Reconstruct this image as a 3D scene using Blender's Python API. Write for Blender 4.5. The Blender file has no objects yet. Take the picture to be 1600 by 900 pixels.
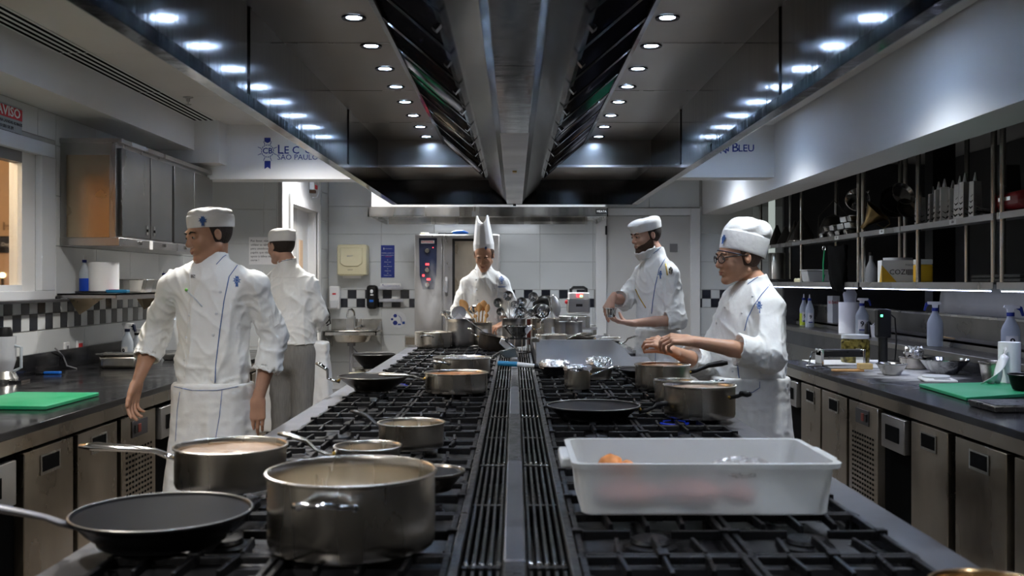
import bpy, math, random
import numpy as np
from mathutils import Vector, Matrix
from mathutils.bvhtree import BVHTree
SC = bpy.context.scene
COL = SC.collection
PI = math.pi
R = math.radians
# ------------------------------------------------------------------ camera
F, CX, CY, CZ = 1555.0, 804.0, 440.0, 1.42     # focal length in pixels of a 1600x900 frame, vanishing point, lens height
cd = bpy.data.cameras.new('camera'); cam = bpy.data.objects.new('camera', cd); COL.objects.link(cam)
cam.location = (0, 0, CZ); cam.rotation_euler = (PI/2, 0, 0)
cd.sensor_width = 36; cd.lens = F/1600*36
cd.shift_x = -(CX-800)/1600; cd.shift_y = -(450-CY)/1600
cd.dof.use_dof = True; cd.dof.focus_distance = 6.0; cd.dof.aperture_fstop = 4.5
cd.clip_start = .05
SC.camera = cam
# ------------------------------------------------------------------ world, light, exposure
W = bpy.data.worlds.new('world'); SC.world = W; W.use_nodes = True
W.node_tree.nodes['Background'].inputs[0].default_value = (.55, .6, .65, 1)
W.node_tree.nodes['Background'].inputs[1].default_value = .05
vs = SC.view_settings
vs.view_transform = 'Standard'; vs.look = 'None'; vs.gamma = 1; vs.exposure = 0.52
vs.use_curve_mapping = False
CEIL = 2.705
AISLE_W = 95.0     # watts of one aisle downlight
HOOD_W = 4.6      # watts of one hood downlight
def light(name, kind, loc, power, color=(1, 1, 1), parent=None, **kw):
    l = bpy.data.lights.new(name, kind); l.energy = power; l.color = color
    for k, v in kw.items(): setattr(l, k, v)
    o = bpy.data.objects.new(name, l); COL.objects.link(o); o.location = loc
    if parent: o.parent = parent
    return o
# ------------------------------------------------------------------ helpers
def P(px, py, d):                      # the point seen at a pixel, at depth d
    return Vector(((px-CX)*d/F, d, CZ-(py-CY)*d/F))
def XP(px, d): return (px-CX)*d/F
def ZP(py, d): return CZ-(py-CY)*d/F
def nodes(m): return m.node_tree.nodes, m.node_tree.links
MATS = {}
def mat(name, col, rough=.5, metal=0., emit=None, es=0., var=0., vscale=8., bump=0., bscale=60., stretch=(1, 1, 1), rvar=0., trans=0., alpha=1., spec=None, sss=0., coat=0., ior=1.45, stain=None, aniso=0):
    m = bpy.data.materials.new(name); m.use_nodes = True; MATS[name] = m
    n, L = nodes(m); b = n['Principled BSDF']
    c = (*col, 1) if len(col) == 3 else col
    b.inputs['Base Color'].default_value = c; b.inputs['Roughness'].default_value = rough
    b.inputs['Metallic'].default_value = metal; b.inputs['IOR'].default_value = ior
    b.inputs['Transmission Weight'].default_value = trans; b.inputs['Alpha'].default_value = alpha
    if sss: b.inputs['Subsurface Weight'].default_value = sss; b.inputs['Subsurface Radius'].default_value = (.02, .008, .004); b.inputs['Subsurface Scale'].default_value = .5
    if spec is not None: b.inputs['Specular IOR Level'].default_value = spec
    if aniso:
        b.inputs['Anisotropic'].default_value = aniso; tg = n.new('ShaderNodeTangent'); tg.direction_type = 'RADIAL'; tg.axis = 'Z'; L.new(tg.outputs[0], b.inputs['Tangent'])
    if coat: b.inputs['Coat Weight'].default_value = coat
    if emit: b.inputs['Emission Color'].default_value = (*emit, 1); b.inputs['Emission Strength'].default_value = es
    if var or rvar or bump or stain:
        tc = n.new('ShaderNodeTexCoord'); mp = n.new('ShaderNodeMapping'); L.new(tc.outputs['Object'], mp.inputs[0])
        mp.inputs['Scale'].default_value = stretch
    if var or rvar or stain:
        no = n.new('ShaderNodeTexNoise'); no.inputs['Scale'].default_value = vscale; no.inputs['Detail'].default_value = 5
        L.new(mp.outputs[0], no.inputs['Vector'])
    if var or stain:
        r = n.new('ShaderNodeValToRGB'); L.new(no.outputs[0], r.inputs[0])
        r.color_ramp.elements[0].position = .3; r.color_ramp.elements[1].position = .7
        r.color_ramp.elements[0].color = (*(stain if stain else [x*(1-var) for x in col[:3]]), 1)
        r.color_ramp.elements[1].color = (*[min(1, x*(1+var)) for x in col[:3]], 1)
        L.new(r.outputs[0], b.inputs['Base Color'])
    if rvar:
        mr = n.new('ShaderNodeMapRange'); L.new(no.outputs[0], mr.inputs[0])
        mr.inputs[1].default_value = .3; mr.inputs[2].default_value = .7
        mr.inputs[3].default_value = max(.02, rough-rvar); mr.inputs[4].default_value = rough+rvar
        L.new(mr.outputs[0], b.inputs['Roughness'])
    if bump:
        nb = n.new('ShaderNodeTexNoise'); nb.inputs['Scale'].default_value = bscale; nb.inputs['Detail'].default_value = 3
        L.new(mp.outputs[0], nb.inputs['Vector'])
        bp = n.new('ShaderNodeBump'); bp.inputs['Strength'].default_value = bump; bp.inputs['Distance'].default_value = .01
        L.new(nb.outputs[0], bp.inputs['Height']); L.new(bp.outputs[0], b.inputs['Normal'])
    return m
mat('paint', (.72, .72, .71), .6, var=.03, vscale=2)
mat('paint_grey', (.52, .51, .49), .6, var=.04, vscale=2)
mat('ceiling_paint', (.66, .64, .61), .7, var=.05, vscale=1.5)
mat('dark_room', (.06, .06, .062), .6)
mat('grout', (.35, .35, .34), .9)
mat('tile_white', (.60, .62, .62), .16, var=.04, vscale=1.2, bump=.02, bscale=3)
mat('tile_black', (.012, .014, .022), .15)
mat('floor_tile', (.14, .12, .10), .45, var=.25, vscale=3)
mat('steel', (.50, .49, .46), .26, 1, rvar=.08, vscale=5, var=.14, bump=.03, bscale=40, stretch=(1, 1, .08))
mat('pot_steel', (.66, .61, .53), .27, 1, aniso=.75, rvar=.07, vscale=6, var=.18, bump=.05, bscale=30, stretch=(1, 1, .15))
mat('polished', (.72, .72, .72), .1, 1)
mat('door_steel', (.36, .315, .255), .3, 1, rvar=.1, vscale=3, var=.3, bump=.12, bscale=5, stretch=(1, 1, .5))
mat('cabinet_steel', (.45, .44, .43), .32, 1, rvar=.08, vscale=4, var=.1, bump=.03, bscale=6, stretch=(1, 1, .3))
mat('hood_steel', (.085, .085, .088), .12, 1, rvar=.03, vscale=3, var=.15, bump=.12, bscale=9, stretch=(1, 1.5, .12))
mat('hood_ceiling', (.34, .32, .295), .36, 1, rvar=.08, vscale=2, var=.2, bump=.06, bscale=4)
mat('filter_steel', (.10, .10, .11), .1, 1, rvar=.03, vscale=7, bump=.05, bscale=10)
mat('hood_dark', (.03, .03, .032), .22, 1)
mat('duct_steel', (.75, .75, .75), .48, 1, rvar=.08, vscale=3, var=.2, bump=.08, bscale=5)
mat('ledge_steel', (.13, .13, .14), .45, 1, var=.15, vscale=5, rvar=.08)
mat('iron', (.008, .008, .009), .36, .0, spec=.22, rvar=.12, vscale=30, bump=.1, bscale=120)
mat('iron_worn', (.03, .03, .03), .35, .5, spec=.3, rvar=.1, vscale=30, bump=.1, bscale=120)
mat('tray', (.07, .07, .075), .33, .8, rvar=.12, vscale=9, var=.3)
mat('black', (.010, .010, .011), .35, spec=.25)
mat('black_matte', (.006, .006, .006), .9, spec=.03)
mat('nonstick', (.010, .010, .011), .3, spec=.03)
mat('pan_outer', (.10, .085, .07), .3, .9, var=.4, vscale=10)
mat('granite', (.012, .012, .014), .17, spec=.3, rvar=.08, vscale=6, var=.3, bump=.01)
mat('cloth', (.76, .765, .75), .85, var=.03, vscale=6, bump=.35, bscale=20, stretch=(1, 1, .45))
mat('cloth_apron', (.70, .695, .67), .9, var=.04, vscale=5, bump=.3, bscale=22)
mat('cloth_hat', (.78, .78, .77), .9, bump=.2, bscale=40)
mat('paper_white', (.8, .8, .8), .9)
mat('trouser', (.17, .165, .155), .85, var=.15, vscale=120, stretch=(1, 1, .1), bump=.2, bscale=25)
mat('blue', (.02, .07, .32), .6)
mat('blue_thread', (.035, .10, .30), .7)
mat('sign_blue', (.008, .025, .22), .5)
mat('navy', (.004, .008, .03), .4)
mat('blue_plastic', (.01, .12, .5), .35)
mat('teal_plastic', (.01, .16, .32), .4)
mat('red', (.6, .02, .03), .5)
mat('white', (.8, .8, .8), .5)
mat('plastic_white', (.62, .64, .66), .4)
mat('cream', (.62, .57, .38), .35)
mat('grey_plastic', (.2, .2, .21), .5)
mat('green_board', (.0, .26, .10), .45, var=.06, vscale=4, stain=(.05, .34, .17))
mat('wood', (.60, .33, .13), .5, var=.4, vscale=6, stretch=(1, 1, .15))
mat('wood_pale', (.62, .42, .2), .6, var=.2, vscale=8)
mat('bristle', (.7, .5, .22), .9, bump=.5, bscale=200)
mat('skin_tan', (.42, .23, .15), .5, sss=.12, var=.1, vscale=12)
mat('skin_warm', (.50, .275, .175), .5, sss=.12, var=.12, vscale=12)
mat('skin_fair', (.52, .31, .23), .5, sss=.12, var=.1, vscale=12)
mat('lips', (.33, .12, .09), .45)
mat('shaded_eye_white', (.32, .29, .27), .25)  # whites darkened so the colour carries the shadow over the eyes
mat('iris', (.03, .015, .01), .15)
mat('hair', (.022, .014, .01), .6, bump=.6, bscale=150)
mat('beard', (.075, .042, .03), .8, bump=.6, bscale=200)
mat('hair_brown', (.07, .035, .02), .6, bump=.6, bscale=150)
mat('foil', (.8, .8, .8), .16, 1, bump=1.0, bscale=45)
mat('sauce', (.33, .13, .035), .3, var=.4, vscale=12, bump=.2, bscale=20)
mat('broth', (.34, .23, .15), .3, var=.3, vscale=8, bump=.1)
mat('cream_soup', (.5, .42, .3), .3)
mat('leaf', (.12, .4, .05), .5)
mat('orange_veg', (.75, .27, .07), .5, var=.3, vscale=30)
mat('meat', (.62, .30, .27), .5, var=.3, vscale=15)
mat('glass', (.9, .95, .95), .03, trans=1.0)
mat('film', (.9, .9, .9), .15, trans=.8, alpha=.4, bump=.8, bscale=30)
mat('tub_plastic', (.86, .87, .86), .38, trans=.5, var=.03, vscale=4, ior=1.3)
mat('clear_plastic', (.72, .74, .78), .35, trans=.6, ior=1.2)
mat('bottle_plastic', (.60, .66, .72), .3, trans=.45, ior=1.25)
mat('liquid_blue', (.01, .06, .45), .3)
mat('liquid_yellow', (.5, .6, .05), .3)
mat('brass_dark', (.28, .2, .09), .28, 1)
mat('steel_dark', (.22, .21, .19), .33, 1, rvar=.08, vscale=4, var=.2, bump=.05, bscale=8)
mat('cabinet_door', (.20, .20, .20), .34, 1, rvar=.08, vscale=4, var=.15, bump=.04, bscale=6, stretch=(1, 1, .3))
mat('warm_wall', (.74, .52, .34), .7, var=.1, vscale=1.5)
mat('flame', (.01, .02, .2), .5, emit=(.02, .08, 1.0), es=.1)
mat('lamp_lens', (.8, .9, 1), .4, emit=(.78, .86, 1.0), es=14.0)
mat('led', (.8, .85, 1), .4, emit=(.6, .68, 1.0), es=9.0)
mat('red_led', (.8, .05, .05), .4, emit=(1, .03, .04), es=3.0)
mat('green_led', (.05, .8, .3), .4, emit=(.1, 1, .4), es=3.0)
mat('warm_lamp', (1, .8, .5), .4, emit=(1, .7, .35), es=6.0)
mat('flour', (.75, .75, .75), .95)
mat('gold', (.55, .36, .08), .3, .9)
mat('yellow', (.75, .45, .02), .5)
mat('sign_grey', (.30, .33, .35), .5)
mat('copper_rim', (.75, .5, .25), .25, 1)
mat('cone_dark', (.06, .055, .05), .35, .6)

class G:
    """collects shapes; build() links them as one mesh object"""
    def __init__(s): s.v = []; s.f = []; s.mi = []; s.m = 0
    def add(s, vs, fs):
        o = len(s.v); s.v += [tuple(p) for p in vs]; s.f += [tuple(i+o for i in q) for q in fs]; s.mi += [s.m]*len(fs); return s
    def box(s, x0, x1, y0, y1, z0, z1, M=None):
        vs = [Vector((x, y, z)) for z in (z0, z1) for y in (y0, y1) for x in (x0, x1)]
        if M: vs = [M @ q for q in vs]
        return s.add(vs, [(0, 2, 3, 1), (4, 5, 7, 6), (0, 1, 5, 4), (2, 6, 7, 3), (0, 4, 6, 2), (1, 3, 7, 5)])
    def prism(s, poly, lo, hi, axis='y'):
        """poly: 2D outline; extruded along axis. axis y: (x,z); x: (y,z); z: (x,y)"""
        n = len(poly)
        def mk(a, b, t): return {'y': (a, t, b), 'x': (t, a, b), 'z': (a, b, t)}[axis]
        vs = [mk(a, b, lo) for a, b in poly]+[mk(a, b, hi) for a, b in poly]
        return s.add(vs, [tuple(range(n))[::-1], tuple(range(n, 2*n))]+[(i, (i+1) % n, n+(i+1) % n, n+i) for i in range(n)])
    def tube(s, pts, r, n=8, cap=True, flat=1.0):
        pts = [Vector(p) for p in pts]; m = len(pts)
        rs = r if hasattr(r, '__len__') else [r]*m
        T = []
        for i in range(m):
            t = (pts[min(i+1, m-1)]-pts[max(i-1, 0)]); T.append(t.normalized() if t.length > 1e-9 else Vector((0, 0, 1)))
        up = Vector((0, 0, 1)) if abs(T[0].z) < .9 else Vector((1, 0, 0))
        u = T[0].cross(up).normalized(); vs = []
        for i in range(m):
            u = (u-T[i]*u.dot(T[i])).normalized(); w = T[i].cross(u)
            for k in range(n):
                a = 2*PI*k/n; vs.append(pts[i]+u*math.cos(a)*rs[i]+w*math.sin(a)*rs[i]*flat)
        fs = [(i*n+k, i*n+(k+1) % n, (i+1)*n+(k+1) % n, (i+1)*n+k) for i in range(m-1) for k in range(n)]
        if cap: fs += [tuple(range(n))[::-1], tuple(range((m-1)*n, m*n))]
        return s.add(vs, fs)
    def lathe(s, prof, n=32, c=(0, 0, 0), M=None, sy=1.0, cap=True):
        """prof: list of (r,z)"""
        vs = []
        for r, z in prof:
            for k in range(n):
                a = 2*PI*k/n; q = Vector((c[0]+r*math.cos(a), c[1]+r*math.sin(a)*sy, c[2]+z)); vs.append(M @ q if M else q)
        m = len(prof)
        fs = [(i*n+k, i*n+(k+1) % n, (i+1)*n+(k+1) % n, (i+1)*n+k) for i in range(m-1) for k in range(n)]
        if cap and prof[0][0] > 1e-5: fs.append(tuple(range(n))[::-1])
        if cap and prof[-1][0] > 1e-5: fs.append(tuple(range((m-1)*n, m*n)))
        return s.add(vs, fs)
    def cyl(s, x, y, z0, z1, r, n=24, M=None): return s.lathe([(r, z0), (r, z1)], n, (x, y, 0), M)
    def ball(s, c, rx, ry=None, rz=None, n=12, M=None):
        ry = ry or rx; rz = rz or rx
        vs = []; m = n//2
        for i in range(m+1):
            t = PI*i/m
            for k in range(n):
                a = 2*PI*k/n; q = Vector((c[0]+rx*math.sin(t)*math.cos(a), c[1]+ry*math.sin(t)*math.sin(a), c[2]-rz*math.cos(t))); vs.append(M @ q if M else q)
        return s.add(vs, [(i*n+k, i*n+(k+1) % n, (i+1)*n+(k+1) % n, (i+1)*n+k) for i in range(m) for k in range(n)])
    def grid(s, rows):
        h = len(rows); w = len(rows[0])
        return s.add([p for r in rows for p in r], [(j*w+i, j*w+i+1, (j+1)*w+i+1, (j+1)*w+i) for j in range(h-1) for i in range(w-1)])
    def build(s, name, m, parent=None, smooth=True, bevel=0, loc=None, ang=35, merge=False):
        me = bpy.data.meshes.new(name); me.from_pydata(s.v, [], s.f)
        ms = m if isinstance(m, (list, tuple)) else [m]
        for q in ms: me.materials.append(MATS[q] if isinstance(q, str) else q)
        if len(ms) > 1: me.polygons.foreach_set('material_index', s.mi)
        if smooth:
            me.polygons.foreach_set('use_smooth', [True]*len(me.polygons)); me.set_sharp_from_angle(angle=R(ang))
        me.update()
        return link(name, me, parent, loc, bevel)
def link(name, me, parent=None, loc=None, bevel=0):
    o = bpy.data.objects.new(name, me); COL.objects.link(o)
    if parent: o.parent = parent
    if loc is not None: o.location = loc
    if bevel:
        b = o.modifiers.new('b', 'BEVEL'); b.width = bevel; b.segments = 2; b.limit_method = 'ANGLE'; b.harden_normals = False
    return o
def tag(o, label=None, cat=None, group=None, kind=None):
    if label: o['label'] = label
    if cat: o['category'] = cat
    if group: o['group'] = group
    if kind: o['kind'] = kind
    return o
def thing(name, label, cat, loc=(0, 0, 0), rz=0, group=None):
    o = bpy.data.objects.new(name, None); COL.objects.link(o); o.empty_display_size = .05
    o.location = loc; o.rotation_euler = (0, 0, rz); return tag(o, label, cat, group)
def copy_tree(o, parent=None):
    c = o.copy(); COL.objects.link(c)
    if parent: c.parent = parent
    for ch in list(o.children): copy_tree(ch, c)
    return c
def struct(name, g, m, parent=None, **k):
    o = g.build(name, m, parent, smooth=False, **k)
    if parent is None: o['kind'] = 'structure'
    return o
def text_geo(txt, size, align='CENTER', depth=.0004, bold=0, xs=1.0):
    """lettering as mesh data in the XY plane"""
    cu = bpy.data.curves.new('t', 'FONT'); cu.body = txt; cu.size = size; cu.align_x = align; cu.align_y = 'CENTER'; cu.extrude = depth; cu.offset = bold; cu.resolution_u = 2
    o = bpy.data.objects.new('t', cu); COL.objects.link(o)
    me = bpy.data.meshes.new_from_object(o)
    bpy.data.objects.remove(o); bpy.data.curves.remove(cu)
    vs = [(v.co.x*xs, v.co.y, v.co.z) for v in me.vertices]; fs = [tuple(p.vertices) for p in me.polygons]
    bpy.data.meshes.remove(me)
    return vs, fs
def text_on(g, txt, size, origin, ex, ey, align='CENTER', bold=0, xs=1.0):
    """adds lettering to collector g at origin, reading along ex with its top along ey"""
    vs, fs = text_geo(txt, size, align, bold=bold, xs=xs)
    ex = Vector(ex).normalized(); ey = Vector(ey).normalized(); ez = ex.cross(ey); o = Vector(origin)
    g.add([o+ex*a+ey*b+ez*c for a, b, c in vs], fs)
# ================================================================== THE ROOM
BW, LW, SW = 11.3, -2.88, -2.12        # back wall depth, left wall x, side wall of the back left block
YB = 9.06                              # face of the block
S = 137.6
def bx(px): return (px-CX)/S
def bz(py): return CZ-(py-CY)/S
struct('floor', G().box(-4.6, 5.2, -3, 11.6, -.1, 0), 'floor_tile')
ceiling = struct('ceiling', G().box(-4.6, 5.2, -3, 11.6, CEIL+.012, CEIL+.15), 'ceiling_paint')
g = G().box(-.002-.0, .0, 0, 0, 0, 0)
for x0, x1 in ((-2.375, -1.03), (1.03, 2.12)):
    for k in range(9):
        y0 = .41+k*1.3-1.3
        if y0+1.3 > 8.4: y1 = 8.2
        else: y1 = y0+1.3
        if y0 > 8: break
        G().box(x0+.002, x1-.002, y0+.003, y1-.003, CEIL, CEIL+.012).build('ceiling_panel', 'ceiling_paint', ceiling, smooth=False)
# left wall with its window opening (Y 3.4..6.03, Z 1.36..2.2)
g = G(); g.box(LW-.12, LW, -3, 3.4, 0, CEIL); g.box(LW-.12, LW, 6.03, 11.6, 0, CEIL); g.box(LW-.12, LW, 3.4, 6.03, 0, 1.354); g.box(LW-.12, LW, 3.4, 6.03, 2.19, CEIL)
wall_left = struct('wall_left', g, 'grout')
wall_back = struct('wall_back', G().box(-2.9, 5.2, BW, BW+.15, 0, CEIL), 'grout')
wall_block = struct('wall_side', G().box(LW, SW, YB, 9.44, 0, CEIL).box(LW, SW, 10.69, BW, 0, CEIL).box(LW, SW, 9.44, 10.69, 2.16, CEIL), 'paint')
struct('wall_front', G().box(-4.6, 5.2, -3.15, -3, 0, CEIL), 'paint_grey')
struct('wall_right', G().box(3.2, 3.3, 0, 10.9, 0, 1.165), 'steel_dark')
struct('trim_1', G().box(3.18, 3.32, 0, 10.9, 1.165, 1.18), 'steel')
struct('wall_far', G().box(4.55, 4.7, -3, 11.6, 0, CEIL), 'dark_room')
struct('wall_corner', G().box(2.95, 4.55, 10.9, 10.96, 0, CEIL), 'dark_room')
# large and small tiles, each a child of its wall
def tile_mesh(name, w, h, m):
    g = G(); t = .006; e = .002
    g.add([(0, 0, 0), (w, 0, 0), (w, 0, h), (0, 0, h), (e, -t, e), (w-e, -t, e), (w-e, -t, h-e), (e, -t, h-e)],
          [(0, 1, 5, 4), (1, 2, 6, 5), (2, 3, 7, 6), (3, 0, 4, 7), (4, 5, 6, 7)])
    me = bpy.data.meshes.new(name); me.from_pydata(g.v, [], g.f); me.materials.append(MATS[m]); return me
TM = {}
def tile(par, wall, a, z, w, h, m):
    k = (round(w, 3), round(h, 3), m)
    if k not in TM: TM[k] = tile_mesh('tile', w-.0025, h-.0025, m)
    o = bpy.data.objects.new('tile', TM[k]); COL.objects.link(o); o.parent = par
    if wall == 'b': o.location = (a, BW, z)
    elif wall == 'f': o.location = (a, YB, z)
    elif wall == 'l': o.location = (LW, a, z); o.rotation_euler = (0, 0, PI/2)
    elif wall == 's': o.location = (SW, a, z); o.rotation_euler = (0, 0, PI/2)
def rows_of(par, wall, a0, a1, step, z0, z1, zs, hole=None):
    z = z0
    while z < z1-.02:
        h = min(zs, z1-z); a = a0
        while a < a1-.02:
            w = min(step, a1-a)
            if not (hole and a+w > hole[0]+.01 and a < hole[1]-.01 and z+h > hole[2]+.01 and z < hole[3]-.01): tile(par, wall, a, z, w, h, 'tile_white')
            a += step
        z += zs
def checker(par, wall, a0, n, z0, ph):
    for k in range(n):
        for j in range(2):
            tile(par, wall, a0+.1*k, z0+.1*j, .1, .1, 'tile_black' if (k+j+ph) % 2 == 0 else 'tile_white')
rows_of(wall_back, 'b', -2.11, .93, .6, 1.33, 2.65, .315); checker(wall_back, 'b', -2.094, 30, 1.128, 1)
rows_of(wall_back, 'b', -2.11, .93, .6, .2, 1.126, .309)
rows_of(wall_back, 'b', 2.1, 4, .6, 1.33, 2.28, .315); checker(wall_back, 'b', 2.03, 8, 1.128, 0); rows_of(wall_back, 'b', 2.1, 3.3, .6, .2, 1.126, .309)
rows_of(wall_back, 'b', .93, 2.1, .6, 2.26, 2.6, .315)
rows_of(wall_left, 'l', 3.4, 9.0, .65, .825, 1.125, .30); checker(wall_left, 'l', 4.6, 44, 1.127, 1)
rows_of(wall_left, 'l', 6.24, 9.04, .6, 1.33, 2.47, .315); rows_of(wall_left, 'l', 4.8, 6.24, .6, 2.3, 2.47, .17)
rows_of(wall_block, 'f', -2.88, -2.16, .6, .2, 2.6, .313)
rows_of(wall_block, 's', 10.86, 11.28, .42, .2, 2.6, .315)
G().box(-2.15, SW+.006, YB-.012, YB, 0, CEIL).build('corner_guard', 'cabinet_steel', wall_block, smooth=False)
# soffits, header, right beam
soffit = struct('trim_2', G().box(LW, -2.56, -3, 7.95, 2.47, CEIL+.01).box(LW, -2.36, 7.95, 8.3, 2.37, CEIL+.01), 'paint')
head_l = struct('trim_3', G().box(LW, -1.02, 8.16, 8.4, 2.26, CEIL+.01), 'paint')
head_r = struct('trim_4', G().box(1.02, 2.13, 8.16, 8.4, 2.275, CEIL+.01), 'paint')
beam = struct('trim_5', G().box(2.13, 2.42, -3, BW, 2.18, CEIL+.01), 'paint')
struct('trim_6', G().box(LW, 2.13, 8.4, 8.5, 2.2, CEIL+.01).box(0, 0, 0, 0, 0, 0) if False else G().box(1.3, 2.13, 10.9, BW, 2.62, CEIL), 'paint')
# school emblem and lettering on both header pieces
def emblem(g, c, ex, ez, s, n=16):
    """round badge with rays, a ribbon above and below; flat relief"""
    c = Vector(c); ex = Vector(ex).normalized(); ez = Vector(ez).normalized(); nrm = ez.cross(ex)*-.0006
    def q(a, b): return c+ex*a*s+ez*b*s+nrm
    def poly(pts):
        k = len(pts); front = [q(*p) for p in pts]; g.add(front, [tuple(range(k))])
    for sy in (1, -1):
        t = 1 if sy > 0 else 1.35
        poly([(-.16, sy*.52), (.16, sy*.52), (.16, sy*.62*t+sy*.12), (0, sy*(.55*t+.1)), (-.16, sy*.62*t+sy*.12)] if sy < 0 else [(-.16, .5), (0, .42), (.16, .5), (.16, .7), (-.16, .7)])
    for k in range(8):
        a = PI/4*k+PI/8; ca, sa = math.cos(a), math.sin(a)
        poly([(ca*.36-sa*.02, sa*.36+ca*.02), (ca*.56-sa*.012, sa*.56+ca*.012), (ca*.56+sa*.012, sa*.56-ca*.012), (ca*.36+sa*.02, sa*.36-ca*.02)])
    for k in range(n):
        a = 2*PI*k/n; b = 2*PI*(k+.75)/n
        poly([(math.cos(a)*.30, math.sin(a)*.30), (math.cos(b)*.30, math.sin(b)*.30), (math.cos(b)*.34, math.sin(b)*.34), (math.cos(a)*.34, math.sin(a)*.34)])
for par, px in ((head_l, 418), (head_r, 1022)):
    d = 8.157; g = G(); c = P(px, 236, d); s = .155
    emblem(g, c, (1, 0, 0), (0, 0, 1), s)
    text_on(g, 'CB', .066, c+Vector((0, 0, 0)), (1, 0, 0), (0, 0, 1), bold=.001)
    x = XP(px+15, d)
    text_on(g, 'L', .105, (x, d, ZP(234, d)), (1, 0, 0), (0, 0, 1), 'LEFT', bold=.001); text_on(g, 'E C', .086, (x+.055, d, ZP(235, d)), (1, 0, 0), (0, 0, 1), 'LEFT', bold=.001)
    text_on(g, 'ORDON', .078, (x+.225, d, ZP(235, d)), (1, 0, 0), (0, 0, 1), 'LEFT', bold=.001)
    text_on(g, 'B', .105, (XP(px+15+110, d)+.0, d, ZP(231, d)) if px < 500 else (P(1143, 231, d)), (1, 0, 0), (0, 0, 1), 'LEFT', bold=.001)
    text_on(g, 'LEU', .080, (P(px+15+121, 232, d)) if px < 500 else P(1153, 232, d), (1, 0, 0), (0, 0, 1), 'LEFT', bold=.001)
    if px > 500: text_on(g, 'N', .080, P(1128, 232, d), (1, 0, 0), (0, 0, 1), 'LEFT', bold=.001)
    if px < 500: text_on(g, 'SÃO PAULO', .062, (x, d, ZP(246, d)), (1, 0, 0), (0, 0, 1), 'LEFT')
    g.build('lettering', 'sign_blue', par, smooth=False)
# window 1 and the warm room behind it
g = G(); f = .055
win = struct('window_1', G().box(LW-.02, LW+.02, 3.4, 6.2, 1.31, 1.365).box(LW-.02, LW+.02, 3.4, 6.2, 2.185, 2.27).box(LW-.02, LW+.022, 6.02, 6.2, 1.365, 2.185), 'plastic_white', bevel=.004)
G().box(LW-.10, LW-.02, 5.86, 6.02, 1.365, 2.185).build('jamb', 'paint', win)
G().box(LW-.09, LW-.02, 3.4, 5.86, 1.355, 1.40).build('bottom_rail', 'plastic_white', win); G().box(LW-.09, LW-.02, 3.4, 5.86, 2.12, 2.185).build('top_rail', 'grey_plastic', win)
G().box(LW-.05, LW-.044, 3.4, 5.93, 1.40, 2.12).build('pane', 'glass', win)
G().box(LW-.0, LW+.09, 3.4, 6.24, 1.295, 1.312).build('sill', 'ledge_steel', win, bevel=.003)
struct('wall_beyond', G().box(-4.5, -4.4, 3, 9, 0, CEIL).box(-4.5, -3.0, 3, 3.05, 0, CEIL).box(-4.4, -3.0, 8.2, 8.3, 0, CEIL), 'warm_wall')
o = thing('store_room_sign', 'small black sign on the warm wall seen through the left window', 'sign', (-4.39, 7.7, ZP(382, 7.7)))
d = 8.19; sg = P(8, 382, d)
o.location = sg
G().box(-.1, .105, -.01, 0, -.068, .068).build('plate', 'black', o)
g = G(); text_on(g, 'Depósito', .042, (.05, -.0115, 0), (1, 0, 0), (0, 0, 1)); g.build('lettering', 'white', o, smooth=False)
g = G(); c = P(2, 354, d); text_on(g, 'l', .1, (c.x+.02, d-.004, c.z), (1, 0, 0), (0, 0, 1)); text_on(g, 'CONFEITARIA', .022, (c.x+.1, d-.004, c.z+.006), (1, 0, 0), (0, 0, 1)); text_on(g, 'ESCOLA', .014, (c.x+.08, d-.004, c.z-.02), (1, 0, 0), (0, 0, 1))
tag(g.build('wall_lettering', 'black', smooth=False), 'small dark lettering above the black sign beyond the left window', 'lettering')
o = thing('table_lamp', 'small glowing lamp on the other side of the left window', 'lamp', P(3, 430, 7.6))
G().ball((0, 0, 0), .022).build('bulb', 'warm_lamp', o); G().cyl(0, 0, -.3, -.02, .012).lathe([(.05, -.32), (.05, -.3)]).build('stand', 'black', o)
light('store_light', 'POINT', (-3.6, 5.6, 2.3), 50, (1, .75, .5), shadow_soft_size=.15)
# downlight beyond window
# doors
d1 = struct('door_1', G().box(SW-.13, SW-.10, 9.44, 10.69, 0, 2.16), 'paint')
G().box(SW-.01, SW+.02, 9.34, 9.44, 0, 2.25).build('door_frame', 'paint', d1); G().box(SW-.01, SW+.02, 10.69, 10.79, 0, 2.25).build('door_frame', 'paint', d1); G().box(SW-.01, SW+.02, 9.44, 10.69, 2.16, 2.25).build('door_frame', 'paint', d1)
G().box(SW-.10, SW-.09, 9.9, 10.1, .0, 2.16).build('rail', 'paint_grey', d1); G().box(SW-.099, SW-.092, 10.25, 10.4, 1.2, 1.85).build('pane', 'warm_wall', d1)
G().box(SW-.1, SW-.06, 9.56, 9.58, 1, 1.12).build('handle', 'steel', d1)
d2 = struct('door_2', G().box(bx(948), bx(1078), BW-.02, BW+.0, 0, bz(338)), 'paint_grey')
for a, b, c, e in ((.92, bx(947), 0, 2.25), (bx(1078), bx(1093), 0, 2.25), (bx(947), bx(1078), bz(337), 2.25)):
    G().box(a, b, BW-.05, BW+.0, c, e).build('door_frame', 'paint', d2, bevel=.004)
g = G().box(bx(1046), bx(1058), BW-.03, BW-.02, bz(394), bz(381)); g.build('slot_plate', 'grey_plastic', d2)
for z in (1.95, .6): G().box(bx(945), bx(948), BW-.055, BW-.02, z, z+.1).build('hinge', 'black', d2)
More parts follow.
